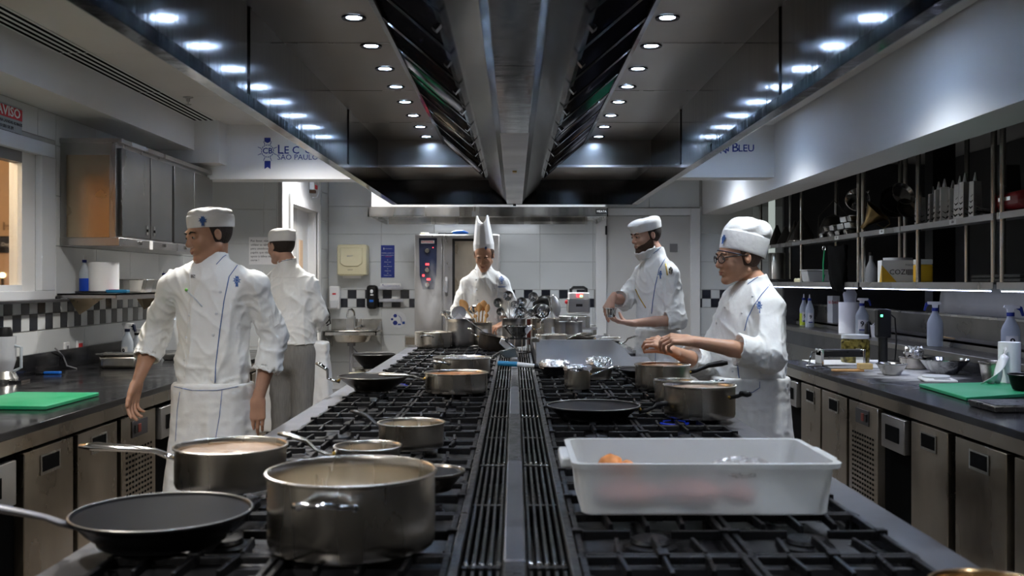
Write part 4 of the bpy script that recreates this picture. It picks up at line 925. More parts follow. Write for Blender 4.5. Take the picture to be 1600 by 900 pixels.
UR = [('door', 3.3, 3.73), ('door', 3.77, 4.23), ('door', 4.28, 4.70), ('drawer', 4.73, 5.05), ('motor', 5.11, 5.57), ('door', 5.59, 6.06), ('door', 6.07, 6.50), ('drawer', 6.54, 6.88)]
counter(-1, 1.88, 2.86, 1.5, 8.0, UL, 'left run of steel refrigerated undercounter units below the black worktop')
counter(1, 1.88, 2.755, 1.5, 6.95, UR, 'right run of steel refrigerated undercounter units below the black worktop')
CT = .87
o = thing('worktop', 'black stone worktop along the left wall with a low upstand', 'worktop', (0, 0, 0))
G().box(-2.87, -1.855, 1.5, 8.02, .838, CT).build('slab', 'granite', o, bevel=.004); G().box(-2.87, -2.845, 1.5, 8.02, CT, .99).build('upstand', 'granite', o, bevel=.003)
o = thing('worktop', 'black stone worktop on the right dusted with flour', 'worktop', (0, 0, 0))
# flour: a stain with a shape of its own
m = mat('granite_flour', (.014, .014, .016), .18, spec=.12); nn, LL = nodes(m); b_ = nn['Principled BSDF']
tc = nn.new('ShaderNodeTexCoord'); mp = nn.new('ShaderNodeMapping'); mp.inputs['Location'].default_value = (-2.3*1.6, -5.95*.75, -.87); mp.inputs['Scale'].default_value = (1.6, .75, 1)
gr = nn.new('ShaderNodeTexGradient'); gr.gradient_type = 'SPHERICAL'; n1 = nn.new('ShaderNodeTexNoise'); n1.inputs['Scale'].default_value = 5; n1.inputs['Detail'].default_value = 8; n1.inputs['Roughness'].default_value = .75
mp1 = nn.new('ShaderNodeMapping'); mp1.inputs['Scale'].default_value = (.7, 1.8, 1)
mu = nn.new('ShaderNodeMath'); mu.operation = 'MULTIPLY'; cr = nn.new('ShaderNodeValToRGB'); cr.color_ramp.elements[0].position = .27; cr.color_ramp.elements[1].position = .5; cr.color_ramp.elements[0].color = (.013, .013, .015, 1); cr.color_ramp.elements[1].color = (.55, .55, .57, 1)
LL.new(tc.outputs['Object'], mp.inputs[0]); LL.new(mp.outputs[0], gr.inputs[0]); LL.new(tc.outputs['Object'], mp1.inputs[0]); LL.new(mp1.outputs[0], n1.inputs['Vector']); LL.new(gr.outputs['Fac'], mu.inputs[0]); LL.new(n1.outputs[0], mu.inputs[1])
mu2 = nn.new('ShaderNodeMath'); mu2.operation = 'MULTIPLY'; mu2.inputs[1].default_value = 1.15; LL.new(mu.outputs[0], mu2.inputs[0]); LL.new(mu2.outputs[0], cr.inputs[0]); LL.new(cr.outputs[0], b_.inputs['Base Color'])
mr = nn.new('ShaderNodeMapRange'); LL.new(mu2.outputs[0], mr.inputs[0]); mr.inputs[1].default_value = .15; mr.inputs[2].default_value = .4; mr.inputs[3].default_value = .16; mr.inputs[4].default_value = .8; LL.new(mr.outputs[0], b_.inputs['Roughness'])
G().box(1.855, 2.76, 1.5, 6.98, .838, CT).build('slab', 'granite_flour', o, bevel=.004)
led = thing('steel_ledge', 'stepped stainless ledge behind the right worktop', 'ledge', (0, 0, 0))
G().box(2.765, 2.78, 1.5, 10.6, .80, .965).build('upstand', 'granite', led, smooth=False); G().box(2.76, 2.80, 1.5, 10.6, .93, .97).build('front_edge', 'steel_dark', led, bevel=.003)
G().box(2.80, 3.02, 1.5, 10.6, .95, .97).build('lower_step', 'steel_dark', led, smooth=False); G().box(3.0, 3.02, 1.5, 10.6, .97, 1.02).box(3.0, 3.195, 1.5, 10.6, 1.0, 1.02).build('upper_step', 'steel_dark', led, bevel=.002)
struct('trim_7', G().box(2.81, 3.19, 1.5, 10.6, .12, .949), 'steel_dark')
for y in (4.7, 5.3): G().box(2.75, 2.765, y, y+.02, .89, .925).build('clip', 'polished', led)
# drop shutter / plastic sheet hung in the hatch
o = tag(G().grid([[(3.30+.012*math.sin(y*9+z*14), y, z) for y in [5.0+.1*i for i in range(28)]] for z in (1.18, 1.25, 1.33, 1.40)]).build('plastic_sheet', 'plastic_white', ang=180), 'pale plastic sheet hanging behind the steel ledge at right', 'sheet')
sm = o.modifiers.new('s', 'SOLIDIFY'); sm.thickness = .004
tag(G().box(2.78, 2.85, 10.885, 10.9, ZP(430, 10.9), ZP(300, 10.9)).build('window_strip', mat('daylight', (.8, .9, .8), .5, emit=(.75, .85, .8), es=.3)), 'narrow daylit strip glimpsed at the far end behind the shelves', 'window')['kind'] = 'structure'
struct('trim_8', G().box(3.32, 3.6, 4.0, 4.2, 0, CEIL).box(3.32, 3.5, 7.9, 8.05, 0, CEIL).box(3.9, 4.5, 6.2, 6.3, 0, 2.2), 'black')
# ------------------------------------------------------------------ right shelves
SX0, SX1 = 2.6, 2.95
rack = []
for i, (a, b) in enumerate(((3.28, 5.36), (5.40, 7.49), (7.53, 10.6))):
    o = thing('shelf_unit', ['nearest steel shelf unit on the right, mostly out of frame', 'middle steel shelf unit on the right, holding graters and boxes', 'farthest steel shelf unit on the right, behind the woman'][i], 'shelf', (0, 0, 0), 0, 'hung steel shelf units')
    for z, nm in ((1.785, 'upper_shelf'), (1.41, 'lower_shelf')):
        t = .036
        q = G().box(SX0, SX1, a, b, z, z+.006).box(SX0-.004, SX0, a, b, z-t+.006, z+.006).build(nm, 'cabinet_steel', o, smooth=False)
        if nm == 'upper_shelf':
            for yy, tx in ((a+.45, 'GN'), (b-.5, 'PEN')): 
                G().box(SX0-.0055, SX0-.004, yy, yy+.09, z-.026, z+.003).build('label_tag', 'white', q, smooth=False)
                g = G(); text_on(g, tx, .022, (SX0-.006, yy+.045, z-.012), (0, -1, 0), (0, 0, 1)); g.build('lettering', 'black', q, smooth=False)
        if nm == 'lower_shelf':
            G().box(SX0+.0, SX0+.012, a+.03, b-.03, z-t-.004, z-t+.006).build('led_channel', 'plastic_white', q)
            g = G(); k = a+.05
            while k < b-.05: g.box(SX0+.001, SX0+.011, k, k+.016, z-t-.009, z-t-.004); k += .034
            g.build('led_strip', 'led', q, smooth=False)['kind'] = 'stuff'
            light('led_light', 'AREA', ((SX0+SX1)/2-.1, (a+b)/2, z-t-.02), 1.6, (.62, .68, 1), o, shape='RECTANGLE', size=.05, size_y=b-a)
    for y in (a+.03, (a+b)/2, b-.03):
        for x in (SX0+.015, SX1-.02):
            G().tube([(x, y, 1.41), (x, y, CEIL)], .016, 12).build('post', 'steel', o)
    rack.append(o)
# things on the upper shelf
ZU, ZL = 1.791, 1.416
def at_shelf(px, x=2.72, z=ZU):
    return (x, x*F/(px-CX), z)
def cone(label, px, r, h, x=2.75):
    o = thing('sieve_cone', label, 'sieve', at_shelf(px, x)); 
    G().lathe([(r, 0), (r+.006, .004), (r, .01), (r*.12, h), (0, h+.004)], 24).build('cone', 'cone_dark', o); G().tube([(r*math.cos(a), r*math.sin(a), .012) for a in [2*PI*k/20 for k in range(21)]], .004, 6).build('rim', 'steel', o)
cone('dark conical sieve upside down, farthest left on the upper shelf', 1214, .09, .22); cone('dark conical sieve, second on the upper shelf left of a post', 1228, .10, .20, 2.8)
cone('dark conical sieve, third, right of the double post', 1243, .09, .22); cone('largest dark conical sieve with a bright edge on the upper shelf', 1254, .13, .24, 2.72)
o = thing('colander', 'dark bowl-shaped colander beyond the third post, upper shelf', 'colander', at_shelf(1303, 2.8)); G().lathe([(.14, 0), (.13, .09), (.08, .19), (0, .22)], 24).build('bowl', 'cone_dark', o); G().tube([(-.14, 0, 0), (-.13, 0, .2), (0, 0, .34), (.13, 0, .2), (.14, 0, 0)], .005, 6).build('handle', 'cone_dark', o)
k = 0
rnd = random.Random(4)
for lev, row in enumerate(((1292, 1305, 1318, 1331), (1297, 1309, 1322, 1334), (1327, 1337))):
    for px in row:
        x, y, z = at_shelf(px, 2.70); o = thing('steel_tin', 'small shiny steel tin, %s in the %s layer of the stack' % (('leftmost', 'second from left', 'third from left', 'rightmost')[row.index(px)] if lev < 2 else ('leftmost', 'rightmost')[row.index(px)], ('bottom', 'middle', 'top')[lev]), 'tin', (x, y, z+lev*.052), rnd.uniform(-.2, .2), 'stack of small steel tins')
        G().prism([(-.05, 0), (.05, 0), (.06, .048), (-.06, .048)], -.055, .055).build('body', 'polished', o, bevel=.006); G().box(-.05, .05, -.046, .046, .0485, .0495).build('inside', 'iron_worn', o)
def funnel(label, px, py, rot, r=.1, m='polished', d=None, h=.16):
    d = d or 2.68*F/(px-CX); o = thing('funnel', label, 'funnel', P(px, py, d)); o.rotation_euler = rot
    G().lathe([(.015, -h), (.02, -h*.7), (r*.98, 0), (r, .0), (.022, -h*.7+.006), (.017, -h)], 28, cap=False).build('cone', m, o); G().tube([(r*math.cos(a), r*math.sin(a), 0) for a in [2*PI*k/28 for k in range(29)]], .004, 6).build('rim', m, o)
    G().tube([(r, 0, 0), (r+.03, 0, -.02), (r+.02, 0, -.07), (r*.6, 0, -.08)], .004, 6).build('handle', m, o)
funnel('shiny conical strainer lying tilted on top of the tins', 1340, 312, (R(70), R(-40), 0), .09)
funnel('brassy conical strainer leaning forward beside the double post', 1372, 330, (R(25), R(38), 0), .10, 'brass_dark', h=.17)
for px, py, r_, m_, lab in ((1402, 312, .12, 'iron_worn', 'dark round bowl lying on its side, upper shelf'), (1412, 302, .09, 'steel', 'steel bowl leaning on the dark round bowl'), (1418, 325, .08, 'pan_outer', 'small brownish bowl under the leaning bowls'), (1395, 322, .10, 'pan_outer', 'brassy bowl at the left of the bowl heap')):
    d = 2.78*F/(px-CX); o = thing('mixing_bowl', lab, 'bowl', P(px, py, d)); o.rotation_euler = (R(60), R(-20+px % 7*10), 0)
    G().lathe([(0, -r_*.7), (r_*.5, -r_*.6), (r_*.85, -r_*.3), (r_, 0), (r_*.96, 0), (r_*.8, -r_*.28), (0, -r_*.64)], 28).build('body', m_, o)
# graters, eight
gx = [1438, 1458, 1467, 1476, 1489, 1500, 1508, 1524]
for i, px in enumerate(gx):
    x = 2.66+(.03 if i in (1, 4) else 0); y = x*F/(px-CX); z = ZU; h = (.225, .24, .255, .265, .25, .26, .27, .26)[i]
    o = thing('box_grater', 'tall steel box grater, %s in the row of eight on the upper shelf' % ('leftmost', 'second from left', 'third from left', 'fourth from left', 'fifth from left', 'sixth from left', 'seventh from left', 'rightmost')[i], 'grater', (x, y, z), rnd.uniform(-.3, .3), 'box graters on the upper shelf')
    w = .030
    g = G(); g.add([(-w, -w*.8, 0), (w, -w*.8, 0), (w, w*.8, 0), (-w, w*.8, 0), (-w*.85, -w*.68, h*.80), (w*.85, -w*.68, h*.80), (w*.85, w*.68, h*.80), (-w*.85, w*.68, h*.80)], [(0, 1, 5, 4), (1, 2, 6, 5), (2, 3, 7, 6), (3, 0, 4, 7), (4, 5, 6, 7)])
    g.build('body', 'duct_steel', o, bevel=.002)
    G().tube([(0, 0, h*.79), (0, 0, h*.88), (0, 0, h)], [.016, .011, .004], 8).build('handle', 'polished', o)
    g = G()
    for j in range(5): g.tube([(-w*.6, -w*.86+.0055*j, .03+j*.034), (0, -w*.93+.0055*j, .018+j*.034), (w*.6, -w*.86+.0055*j, .03+j*.034)], .003, 5); g.tube([(-w-.001+.0014*j*1.5, -w*.5, .03+j*.034), (-w-.005+.002*j*1.5, 0, .018+j*.034), (-w-.001+.002*j*1.5, w*.5, .03+j*.034)], .003, 5)
    g.build('blades', 'black', o)
o = thing('perforated_cone', 'dark perforated container near the right edge of the upper shelf', 'sieve', at_shelf(1572, 2.85)); G().prism([(-.07, 0), (.07, 0), (.05, .3), (-.05, .3)], -.06, .06).build('body', 'cone_dark', o, bevel=.004)
o = thing('red_appliance', 'glossy red appliance part at the right edge, upper shelf', 'appliance', at_shelf(1594, 2.72)); G().box(-.1, .1, -.2, .08, .01, .11).build('body', mat('dark_red', (.25, .015, .02), .2), o, bevel=.03); G().box(-.104, -.09, -.1, .03, .06, .08).build('trim', 'polished', o)
G().tube([(-.1, .1, .02), (-.14, .2, .05), (-.1, .3, .03), (.0, .26, .01)], .006, 6).build('cord', 'black', o)
# lower shelf
o = thing('steel_canister', 'tall cylindrical steel canister at the far end of the lower shelf', 'canister', at_shelf(1214, 2.8, ZL)); G().lathe([(.09, 0), (.09, .3), (.085, .31), (0, .31)], 24).build('body', 'steel', o)
o = thing('dark_tray', 'low dark tray beside the far canister on the lower shelf', 'tray', at_shelf(1228, 2.75, ZL)); G().prism([(-.12, 0), (.12, 0), (.15, .03), (-.15, .03)], -.2, .2).build('body', 'iron_worn', o)
o = thing('paper_bundle', 'small beige cloth bundle next to the clear tub, lower shelf', 'cloth', at_shelf(1255, 2.66, ZL)); q = crumple(.08, .09, .03, 21).build('cloth', 'cream', o, ang=60)
o = thing('clear_tub', 'translucent rectangular plastic tub on the lower shelf', 'tub', at_shelf(1286, 2.71, ZL)); G().prism([(-.15, 0), (.15, 0), (.17, .1), (-.17, .1)][::1], -.1, .1).build('body', 'clear_plastic', o, bevel=.01); G().box(-.175, .175, -.11, .11, .1, .108).build('lid', 'plastic_white', o, bevel=.003)
# black bag hanging with green cord
d = 8.0; x = 2.62
o = thing('black_bag', 'black cloth apron or bag hanging over the lower shelf with green cord', 'bag', (x, 7.98, 1.46))
o.scale = (1, 1.35, .82)
rows = []
for i in range(9):
    t = i/8; z = .44*(1-t)-.14+.0*t; w = .10*(1-.45*max(0, t-.55)/.45); cy = .0-.05*max(0, t-.5)
    rows.append([(-.045*math.cos(a)*(1-.3*(t > .9))-.03+.01*math.sin(5*a+i), cy+w*math.sin(a)*1.35, z+.01*math.sin(3*a)) for a in [2*PI*k/20 for k in range(21)]])
G().grid(rows).build('bag_body', 'black_matte', o, ang=180)
G().tube([(-.08, .13, .26), (-.085, .14, .14), (-.09, .13, .0), (-.085, .15, -.05), (-.08, .13, .02)], .006, 6).build('green_cord', mat('green_cord', (.0, .25, .09), .6), o); G().tube([(-.085+.012*math.cos(a), .13, .285+.02*math.sin(a)) for a in [2*PI*k/12 for k in range(13)]], .003, 6).build('ring', 'polished', o)
o = thing('glass_bottle', 'dark glass bottle beside the yellow and white carton', 'bottle', at_shelf(1361, 2.7, ZL)); G().lathe([(.04, 0), (.042, .10), (.015, .16), (.013, .2), (0, .2)], 16).build('body', 'grey_plastic', o); G().lathe([(.016, .2), (.016, .225), (0, .225)], 12).build('cap', 'black', o)
# carton with handwriting
x, y, z = at_shelf(1393, 2.70, ZL); o = thing('cardboard_carton', 'yellow and white carton with handwritten COZI on the lower shelf', 'carton', (x, y, z), R(-12))
G().box(-.08, .16, -.1, .1, 0, .155).build('box', 'white', o, smooth=False)
G().prism([(-.079, .0), (.02, .0), (-.079, .12)][::1], -.102, -.1005).prism([(-.1, 0), (.0, 0), (-.1, .12)], -.0825, -.0805, 'x').build('yellow_print', 'yellow', o, smooth=False)
g = G(); text_on(g, 'COZI', .05, (.03, -.103, .07), (1, 0, 0), (0, 0, 1)); g.build('handwriting', 'black', o, smooth=False)
g = G(); text_on(g, 'MASSA', .022, (.11, -.103, .12), (1, 0, 0), (0, 0, 1)); g.box(.09, .13, -.1035, -.1005, .05, .09); g.build('print', 'grey_plastic', o, smooth=False)
x, y, z = at_shelf(1403, 2.84, ZL); o = thing('white_tub', 'white plastic tub behind the yellow and white carton', 'tub', (x, y, z)); G().lathe([(.09, 0), (.1, .16), (.104, .16), (.104, .18), (0, .18)], 24).build('body', 'plastic_white', o)
x, y, z = at_shelf(1442, 2.78, ZL); o = thing('yellow_packet', 'amber packet in a clear wrapper behind a shelf post', 'packet', (x, y, z)); G().box(-.05, .05, -.05, .05, 0, .12).build('pack', 'yellow', o, bevel=.01); G().box(-.052, .052, -.04, .04, .12, .155).build('wrapper', 'white', o, bevel=.004)
x, y, z = at_shelf(1590, 2.75, ZL); o = thing('dark_pans', 'stack of dark flat trays at the right edge of lower shelf', 'tray', (x, y, z))
for k in range(2): G().box(-.14, .1, -.3, .25, .002+k*.022, .02+k*.022).build('tray', 'iron_worn', o, bevel=.004)
# ------------------------------------------------------------------ bottles and things on the right ledge
def spray(label, px, py, d, h=.26, col='bottle_plastic', s=1, rz=0, trig=True, lab_=True, liquid=None, grp=None, cap='sign_blue'):
    o = thing('spray_bottle' if trig else 'squeeze_bottle', label, 'bottle', P(px, py, d), rz, grp); r = .042*s
    G().lathe([(r*.92, 0), (r, .008), (r, h*.52), (r*.85, h*.6), (r*.42, h*.74), (r*.36, h*.8), (0, h*.8)], 24, sy=.8).build('body', col, o)
    if liquid: G().lathe([(r*.93, .002), (r*1.012, .008), (r*1.012, h*.38), (0, h*.385)], 24, sy=.8).build('liquid', liquid, o)
    G().lathe([(r*.42, h*.79), (r*.42, h*.86), (0, h*.86)], 16).build('cap', cap, o)
    if trig:
        G().prism([(-.018, h*.86), (.016, h*.86), (.02, h*.93), (.05, h*.94), (.05, h*1.0), (-.035, h*1.0), (-.04, h*.95), (-.02, h*.93)], -.011, .011).build('nozzle_head', 'white', o, bevel=.003)
        G().prism([(.046, h*.99), (.062, h*.97), (.075, h*.80), (.062, h*.79), (.05, h*.90), (.03, h*.93)], -.008, .008).build('trigger', cap, o, bevel=.002)
    else: G().lathe([(r*.2, h*.86), (r*.12, h*.97), (0, h*.98)], 12).build('nozzle', 'white', o)
    if not lab_: return o
    g = G(); g.grid([[(r*1.01*math.sin(a), -r*.82*math.cos(a), z) for a in (-.7, -.35, 0, .35, .7)] for z in (h*.12, h*.42)]); lb = g.build('label', 'white', o)
    g = G(); text_on(g, '9', .05*s, (0, -r*.83-.001, h*.3), (1, 0, 0), (0, 0, 1), bold=.001); g.build('print', 'black', lb, smooth=False); G().box(-r*.5, r*.5, -r*.83-.001, -r*.80, h*.13, h*.16).build('stripe', 'sign_blue', lb, smooth=False)
    return o
dl = 3.1*F/(1462-CX)
def lx(px, x=3.10): return x*F/(px-CX)
def on_ledge(px, x=3.1): return lx(px, x)
for lab, px, x, rz, h in (('white spray bottle with blue trigger facing left, mid ledge', 1461, 2.92, PI-.3, .31), ('large spray bottle at the right edge beside the paper roll', 1579, 2.92, -.2, .31), ('spray bottle beside the paper roll farther along the ledge', 1347, 2.92, -.3, .31)):
    y = x*F/(px-CX); o = spray(lab, px, 0, y, h, rz=rz, s=1.25); o.location.z = .971
for lab, px, x, liq in (('squeeze bottle with yellow liquid and blue cap at far end of ledge', 1256, 2.95, 'liquid_yellow'), ('white squeeze bottle with round mark beside the yellow one', 1265, 2.92, None)):
    y = x*F/(px-CX); o = spray(lab, px, 0, y, .33, trig=False, liquid=liq); o.location.z = .971
x = 2.92; y = x*F/(1328-CX); o = thing('paper_roll', 'white paper towel roll standing on the ledge left of spray bottle', 'paper roll', (x, y, .971)); G().lathe([(.02, .27), (.02, .0), (.095, 0), (.095, .27), (.02, .27)], 32, cap=False).build('roll', 'paper_white', o); G().lathe([(.05, .27), (.06, .34), (.03, .40), (0, .40)], 16).build('plastic_wrap', 'clear_plastic', o)
x = 2.9; y = x*F/(1367-CX); o = thing('paper_cup', 'small white plastic cup standing on the ledge', 'cup', (x, y, .971)); G().lathe([(.027, 0), (.038, .1), (.035, .1), (.025, .004), (0, .004)], 20).build('cup', 'white', o)
x = 2.86; y = x*F/(1357-CX); o = thing('salt_mill', 'dark steel shaker between the spray bottle and the cup', 'shaker', (x, y, .971)); G().lathe([(.03, 0), (.03, .1), (.02, .12), (0, .13)], 16).build('body', 'iron_worn', o); G().tube([(.03, 0, .09), (.055, 0, .12), (.05, 0, .17)], .005, 6).build('lever', 'steel', o)
# wall paper box behind
x = 3.15; y = x*F/(1308-CX); o = thing('small_carton', 'white carton with red lettering standing at the back of ledge', 'carton', (x, y, 1.02)); G().box(-.07, .0, -.08, .08, 0, .26).build('box', 'plastic_white', o); g = G(); text_on(g, 'belo', .05, (-.0705, 0, .2), (0, -1, 0), (0, 0, 1)); text_on(g, 'belo', .05, (-.035, -.081, .2), (1, 0, 0), (0, 0, 1)); g.build('lettering', 'red', o, smooth=False)
o = thing('wooden_skewer', 'thin pale stick lying along the steel ledge', 'stick', (3.05, 6.9, 1.024)); G().tube([(0, 0, 0), (.03, .5, .004)], .004, 6).build('stick', 'wood_pale', o)
# ------------------------------------------------------------------ on the right worktop
def WP(px, py): 
    d = .55*F/(py-CY); return (XP(px, d), d, CT)
def green_board(name, label, pts, th=.018):
    o = thing(name, label, 'cutting board', (0, 0, CT)); ps = [WP(a, b)[:2] for a, b in pts]
    G().prism(ps, .001, th, 'z').build('board', 'green_board', o, bevel=.003); return o
green_board('cutting_board', 'bright green plastic cutting board on the right worktop', [(1436, 605), (1510, 627), (1668, 616), (1560, 602)])
green_board('cutting_board', 'worn green plastic cutting board on the left worktop', [(-70, 640), (72, 641), (155, 619), (25, 618)])
x, y, z = WP(1475, 598); x1 = 2.22
o = thing('kitchen_scale', 'flat white kitchen scale beside the right green board', 'scale', (2.33, 5.48, CT), R(78))
G().box(-.10, .12, -.085, .085, .001, .018).build('base', 'white', o, bevel=.008); G().lathe([(.07, .018), (.075, .026), (.07, .03), (0, .03)], 28, (.05, 0, 0)).build('platform', 'plastic_white', o); G().box(-.085, -.045, -.05, .03, .018, .0195).build('display', 'grey_plastic', o)
o = vessel('steel_bowl', 'deep steel container behind the scale against the upstand', 'bowl', 2.60, 5.35, .095, .115, .075, m='pot_steel', z=CT)
# paper roll with torn sheet
x, y, z = WP(1572, 598); o = thing('paper_roll', 'paper towel roll with a torn hanging sheet by the right green board', 'paper roll', (2.62, 5.27, CT)); G().lathe([(.02, .23), (.02, 0), (.055, 0), (.055, .23), (.02, .23)], 32, cap=False).build('roll', 'paper_white', o)
rows = [[(-.06-.03*v-.10*u*v+.02*math.sin(7*u+3*v), -.05-.06*u+.02*math.sin(5*v+2*u), .20-.19*v+.015*math.sin(9*u)+.05*u*(1-v)*-1) for u in [i/7 for i in range(8)]] for v in [j/8 for j in range(9)]]
q = G().grid(rows).build('torn_sheet', 'paper_white', o, ang=180); q.modifiers.new('s', 'SOLIDIFY').thickness = .002
o = vessel('dark_pan', 'dark edge of a pan at the right border on the worktop', 'pan', 2.50, 4.85, .085, .075, .07, m='nonstick', z=CT+.02); 
o = thing('steel_tray', 'shallow steel tray in front of the right green board', 'tray', WP(1590, 636)); o.location.x = 2.13; o.location.y = 4.28; G().prism([(-.12, 0), (.2, 0), (.21, .03), (-.13, .03)], -.12, .12).build('body', 'steel', o, bevel=.006); G().box(-.11, .19, -.105, .105, .0305, .032).build('inside', 'iron_worn', o)
G().tube([(-.13, -.03, .03), (-.16, -.03, .035), (-.16, .03, .035), (-.13, .03, .03)], .004, 6).build('handle', 'polished', o)
# far group: tin trays, bowls, brush, pasta machine, jar, immersion circulator
o = thing('floured_sheet', 'sheet of white paper and flour under the pasta machine', 'paper', (0, 0, CT)); G().box(2.0, 2.55, 6.3, 6.93, .001, .006).build('sheet', 'flour', o, bevel=.002)
o = thing('dough_tray', 'dark tray edge under the white floured paper', 'tray', (0, 0, 0)) if False else None
o = thing('rolling_machine', 'chromed pasta rolling machine clamped at the end of worktop', 'machine', (1.98, 6.42, CT+.007))
G().box(-.02, .26, -.06, .06, .06, .105).build('body', 'iron_worn', o, bevel=.008); G().box(-.02, -.005, -.07, .07, 0, .11).box(.245, .26, -.07, .07, 0, .11).box(-.12, .26, -.07, -.055, 0, .012).build('frame', 'polished', o, bevel=.003)
G().tube([(-.02, 0, .09), (-.06, 0, .09), (-.08, 0, .02), (-.10, 0, -.02)], .006, 8).build('crank', 'polished', o); G().tube([(-.06, -.06, .01), (-.10, -.07, -.03), (-.09, -.08, -.1), (-.04, -.08, -.11), (-.05, -.08, -.05)], .006, 8).build('clamp', 'polished', o)
o = thing('pickle_jar', 'large jar of yellow-green pickled vegetables beyond the pasta machine', 'jar', (2.30, 6.72, CT+.007)); G().lathe([(.09, 0), (.095, .02), (.095, .14), (.08, .16), (0, .16)], 28).build('glass', mat('jar', (.16, .13, .03), .2, var=.9, vscale=40), o); G().lathe([(.09, .16), (.09, .185), (0, .185)], 24).build('lid', 'plastic_white', o)
o = thing('immersion_circulator', 'black immersion circulator with green light standing by the jar', 'appliance', (2.45, 6.62, CT+.007)); G().lathe([(.03, .0), (.03, .17), (0, .17)], 16).build('tube', 'iron_worn', o); G().box(-.045, .045, -.04, .04, .17, .36).build('head', 'black', o, bevel=.012); G().box(-.03, -.015, -.042, -.039, .31, .325).build('lamp', 'green_led', o); G().tube([(.045, 0, .33), (.08, 0, .3), (.09, 0, .15), (.08, 0, .02)], .005, 6).build('cable', 'black', o)
vessel('steel_bowl', 'steel pan topped with crumpled foil behind the pasta machine', 'bowl', 2.52, 6.28, .085, .07, .08, m='pot_steel', z=CT+.001)
q = crumple(.06, .06, .05, 31, flatn=.8).build('foil_heap', 'foil', None, ang=30); q.location = (2.52, 6.28, CT+.075); tag(q, 'crumpled foil on the steel pan behind the pasta machine', 'foil')
vessel('steel_bowl', 'wide shallow steel bowl in front of the ledge', 'bowl', 2.56, 5.93, .14, .085, .08, m='polished', z=CT+.001)
vessel('steel_bowl', 'small dark steel bowl to the right of the pastry brush', 'bowl', 2.22, 5.86, .085, .065, .055, m='steel', z=CT+.001, fill='foil', fz=.9)
o = thing('pastry_brush', 'wooden pastry brush with pale bristles lying on the worktop', 'brush', (2.06, 6.08, CT+.001)); G().box(-.12, .07, -.025, .025, 0, .014).build('handle', 'wood', o, bevel=.005); G().box(.04, .12, -.03, .03, .014, .05).build('bristles', 'bristle', o, bevel=.004)
# ------------------------------------------------------------------ left: cabinet, shelf and things
o = thing('hanging_cabinet', 'stainless wall cabinet with doors on the left wall', 'cabinet', (0, 0, 0))
y0, y1, xz = 6.29, 8.25, -2.50
G().box(LW+.008, xz-.02, y0, y1, 1.66, 2.30).build('carcass', 'cabinet_steel', o, bevel=.003); G().box(LW+.008, xz+.02, y0-.01, y1+.02, 2.295, 2.325).build('top', 'cabinet_steel', o, bevel=.003); G().box(LW+.008, xz+.005, y0-.006, y1+.01, 1.645, 1.70).build('bottom_rail', 'cabinet_steel', o, bevel=.004)
G().box(LW+.05, xz-.06, y0-.004, y0, 1.70, 2.22).build('side_panel', mat('side_steel', (.50, .40, .28), .25, 1, rvar=.06, vscale=3, bump=.2, bscale=3), o)
for k, (a, b) in enumerate(((6.33, 6.83), (6.84, 7.27), (7.31, 7.76), (7.77, 8.24))):
    dn = G().box(xz-.02, xz, a+.004, b-.004, 1.71, 2.27).build('door', 'cabinet_door', o, bevel=.002)
    yy = b-.06 if k % 2 == 0 else a+.06; G().box(xz, xz+.004, yy-.018, yy+.018, 1.735, 1.80).build('handle', 'steel', dn); G().box(xz+.003, xz+.006, yy-.012, yy+.012, 1.757, 1.775).build('recess', 'black_matte', dn)
for yy in (6.6, 7.05, 7.5, 7.95): G().tube([(xz+.005, yy, 1.675), (xz+.03, yy, 1.675)], .012, 8).build('lamp_screw', 'polished', o)
G().box(xz+.005, xz+.007, 6.80, 6.86, 1.64, 1.70).build('price_tag', 'white', o)
o = thing('bracket_shelf', 'stainless wall shelf under the cabinet with a curved bracket', 'shelf', (0, 0, 0))
d = 6.25; xs = -2.50
G().box(LW+.008, xs, d, 8.2, 1.335, 1.345).box(xs-.004, xs, d, 8.2, 1.305, 1.345).box(LW+.008, xs, d, d+.004, 1.315, 1.345).build('shelf_plate', 'cabinet_steel', o, smooth=False)
for yy in (6.3, 7.4):
    zt = 1.335; G().prism([(LW+.008, zt), (xs-.06, zt), (xs-.12, zt-.03), (xs-.2, zt-.085), (xs-.26, zt-.135), (LW+.06, zt-.10), (LW+.008, zt-.06)] if False else [(-2.83, zt), (-2.53, zt), (-2.62, zt-.03), (-2.70, zt-.09), (-2.755, zt-.125), (-2.80, zt-.06)], yy, yy+.006).build('bracket', 'side_steel', o, smooth=False)
o = thing('black_cloth', 'black cloth lying on the left end of the wall shelf', 'cloth', (-2.72, 6.42, 1.346)); crumple(.11, .07, .012, 41).build('cloth', 'black', o, ang=90)
o = spray('blue-filled bottle with dark cap on the wall shelf by the window', 0, 0, 6.4, .25, trig=False, lab_=False, liquid='liquid_blue', s=.8); o.location = (XP(132, 6.45), 6.45, 1.346)
o = thing('paper_roll', 'wide roll of white paper towel on the left wall shelf', 'paper roll', (XP(162, 6.5), 6.5, 1.346)); G().lathe([(.02, .2), (.02, 0), (.095, 0), (.095, .2), (.02, .2)], 36, cap=False).build('roll', 'paper_white', o)
o = thing('blue_packet', 'light blue plastic packet in front of the shelf paper roll', 'packet', (-2.56, 6.42, 1.346)); G().box(-.07, .07, -.03, .03, 0, .022).build('pack', 'teal_plastic', o, bevel=.008); G().box(-.05, .0, -.02, .02, .022, .024).build('print', 'red', o)
o = thing('steel_pan', 'steel roasting pan farther along the left wall shelf', 'pan', (-2.68, 7.0, 1.346)); G().prism([(-.13, 0), (.13, 0), (.15, .09), (-.15, .09)], -.2, .2).build('body', 'steel', o, bevel=.006)
o = thing('bottle_row', 'x y z w', 'bottle') if False else None
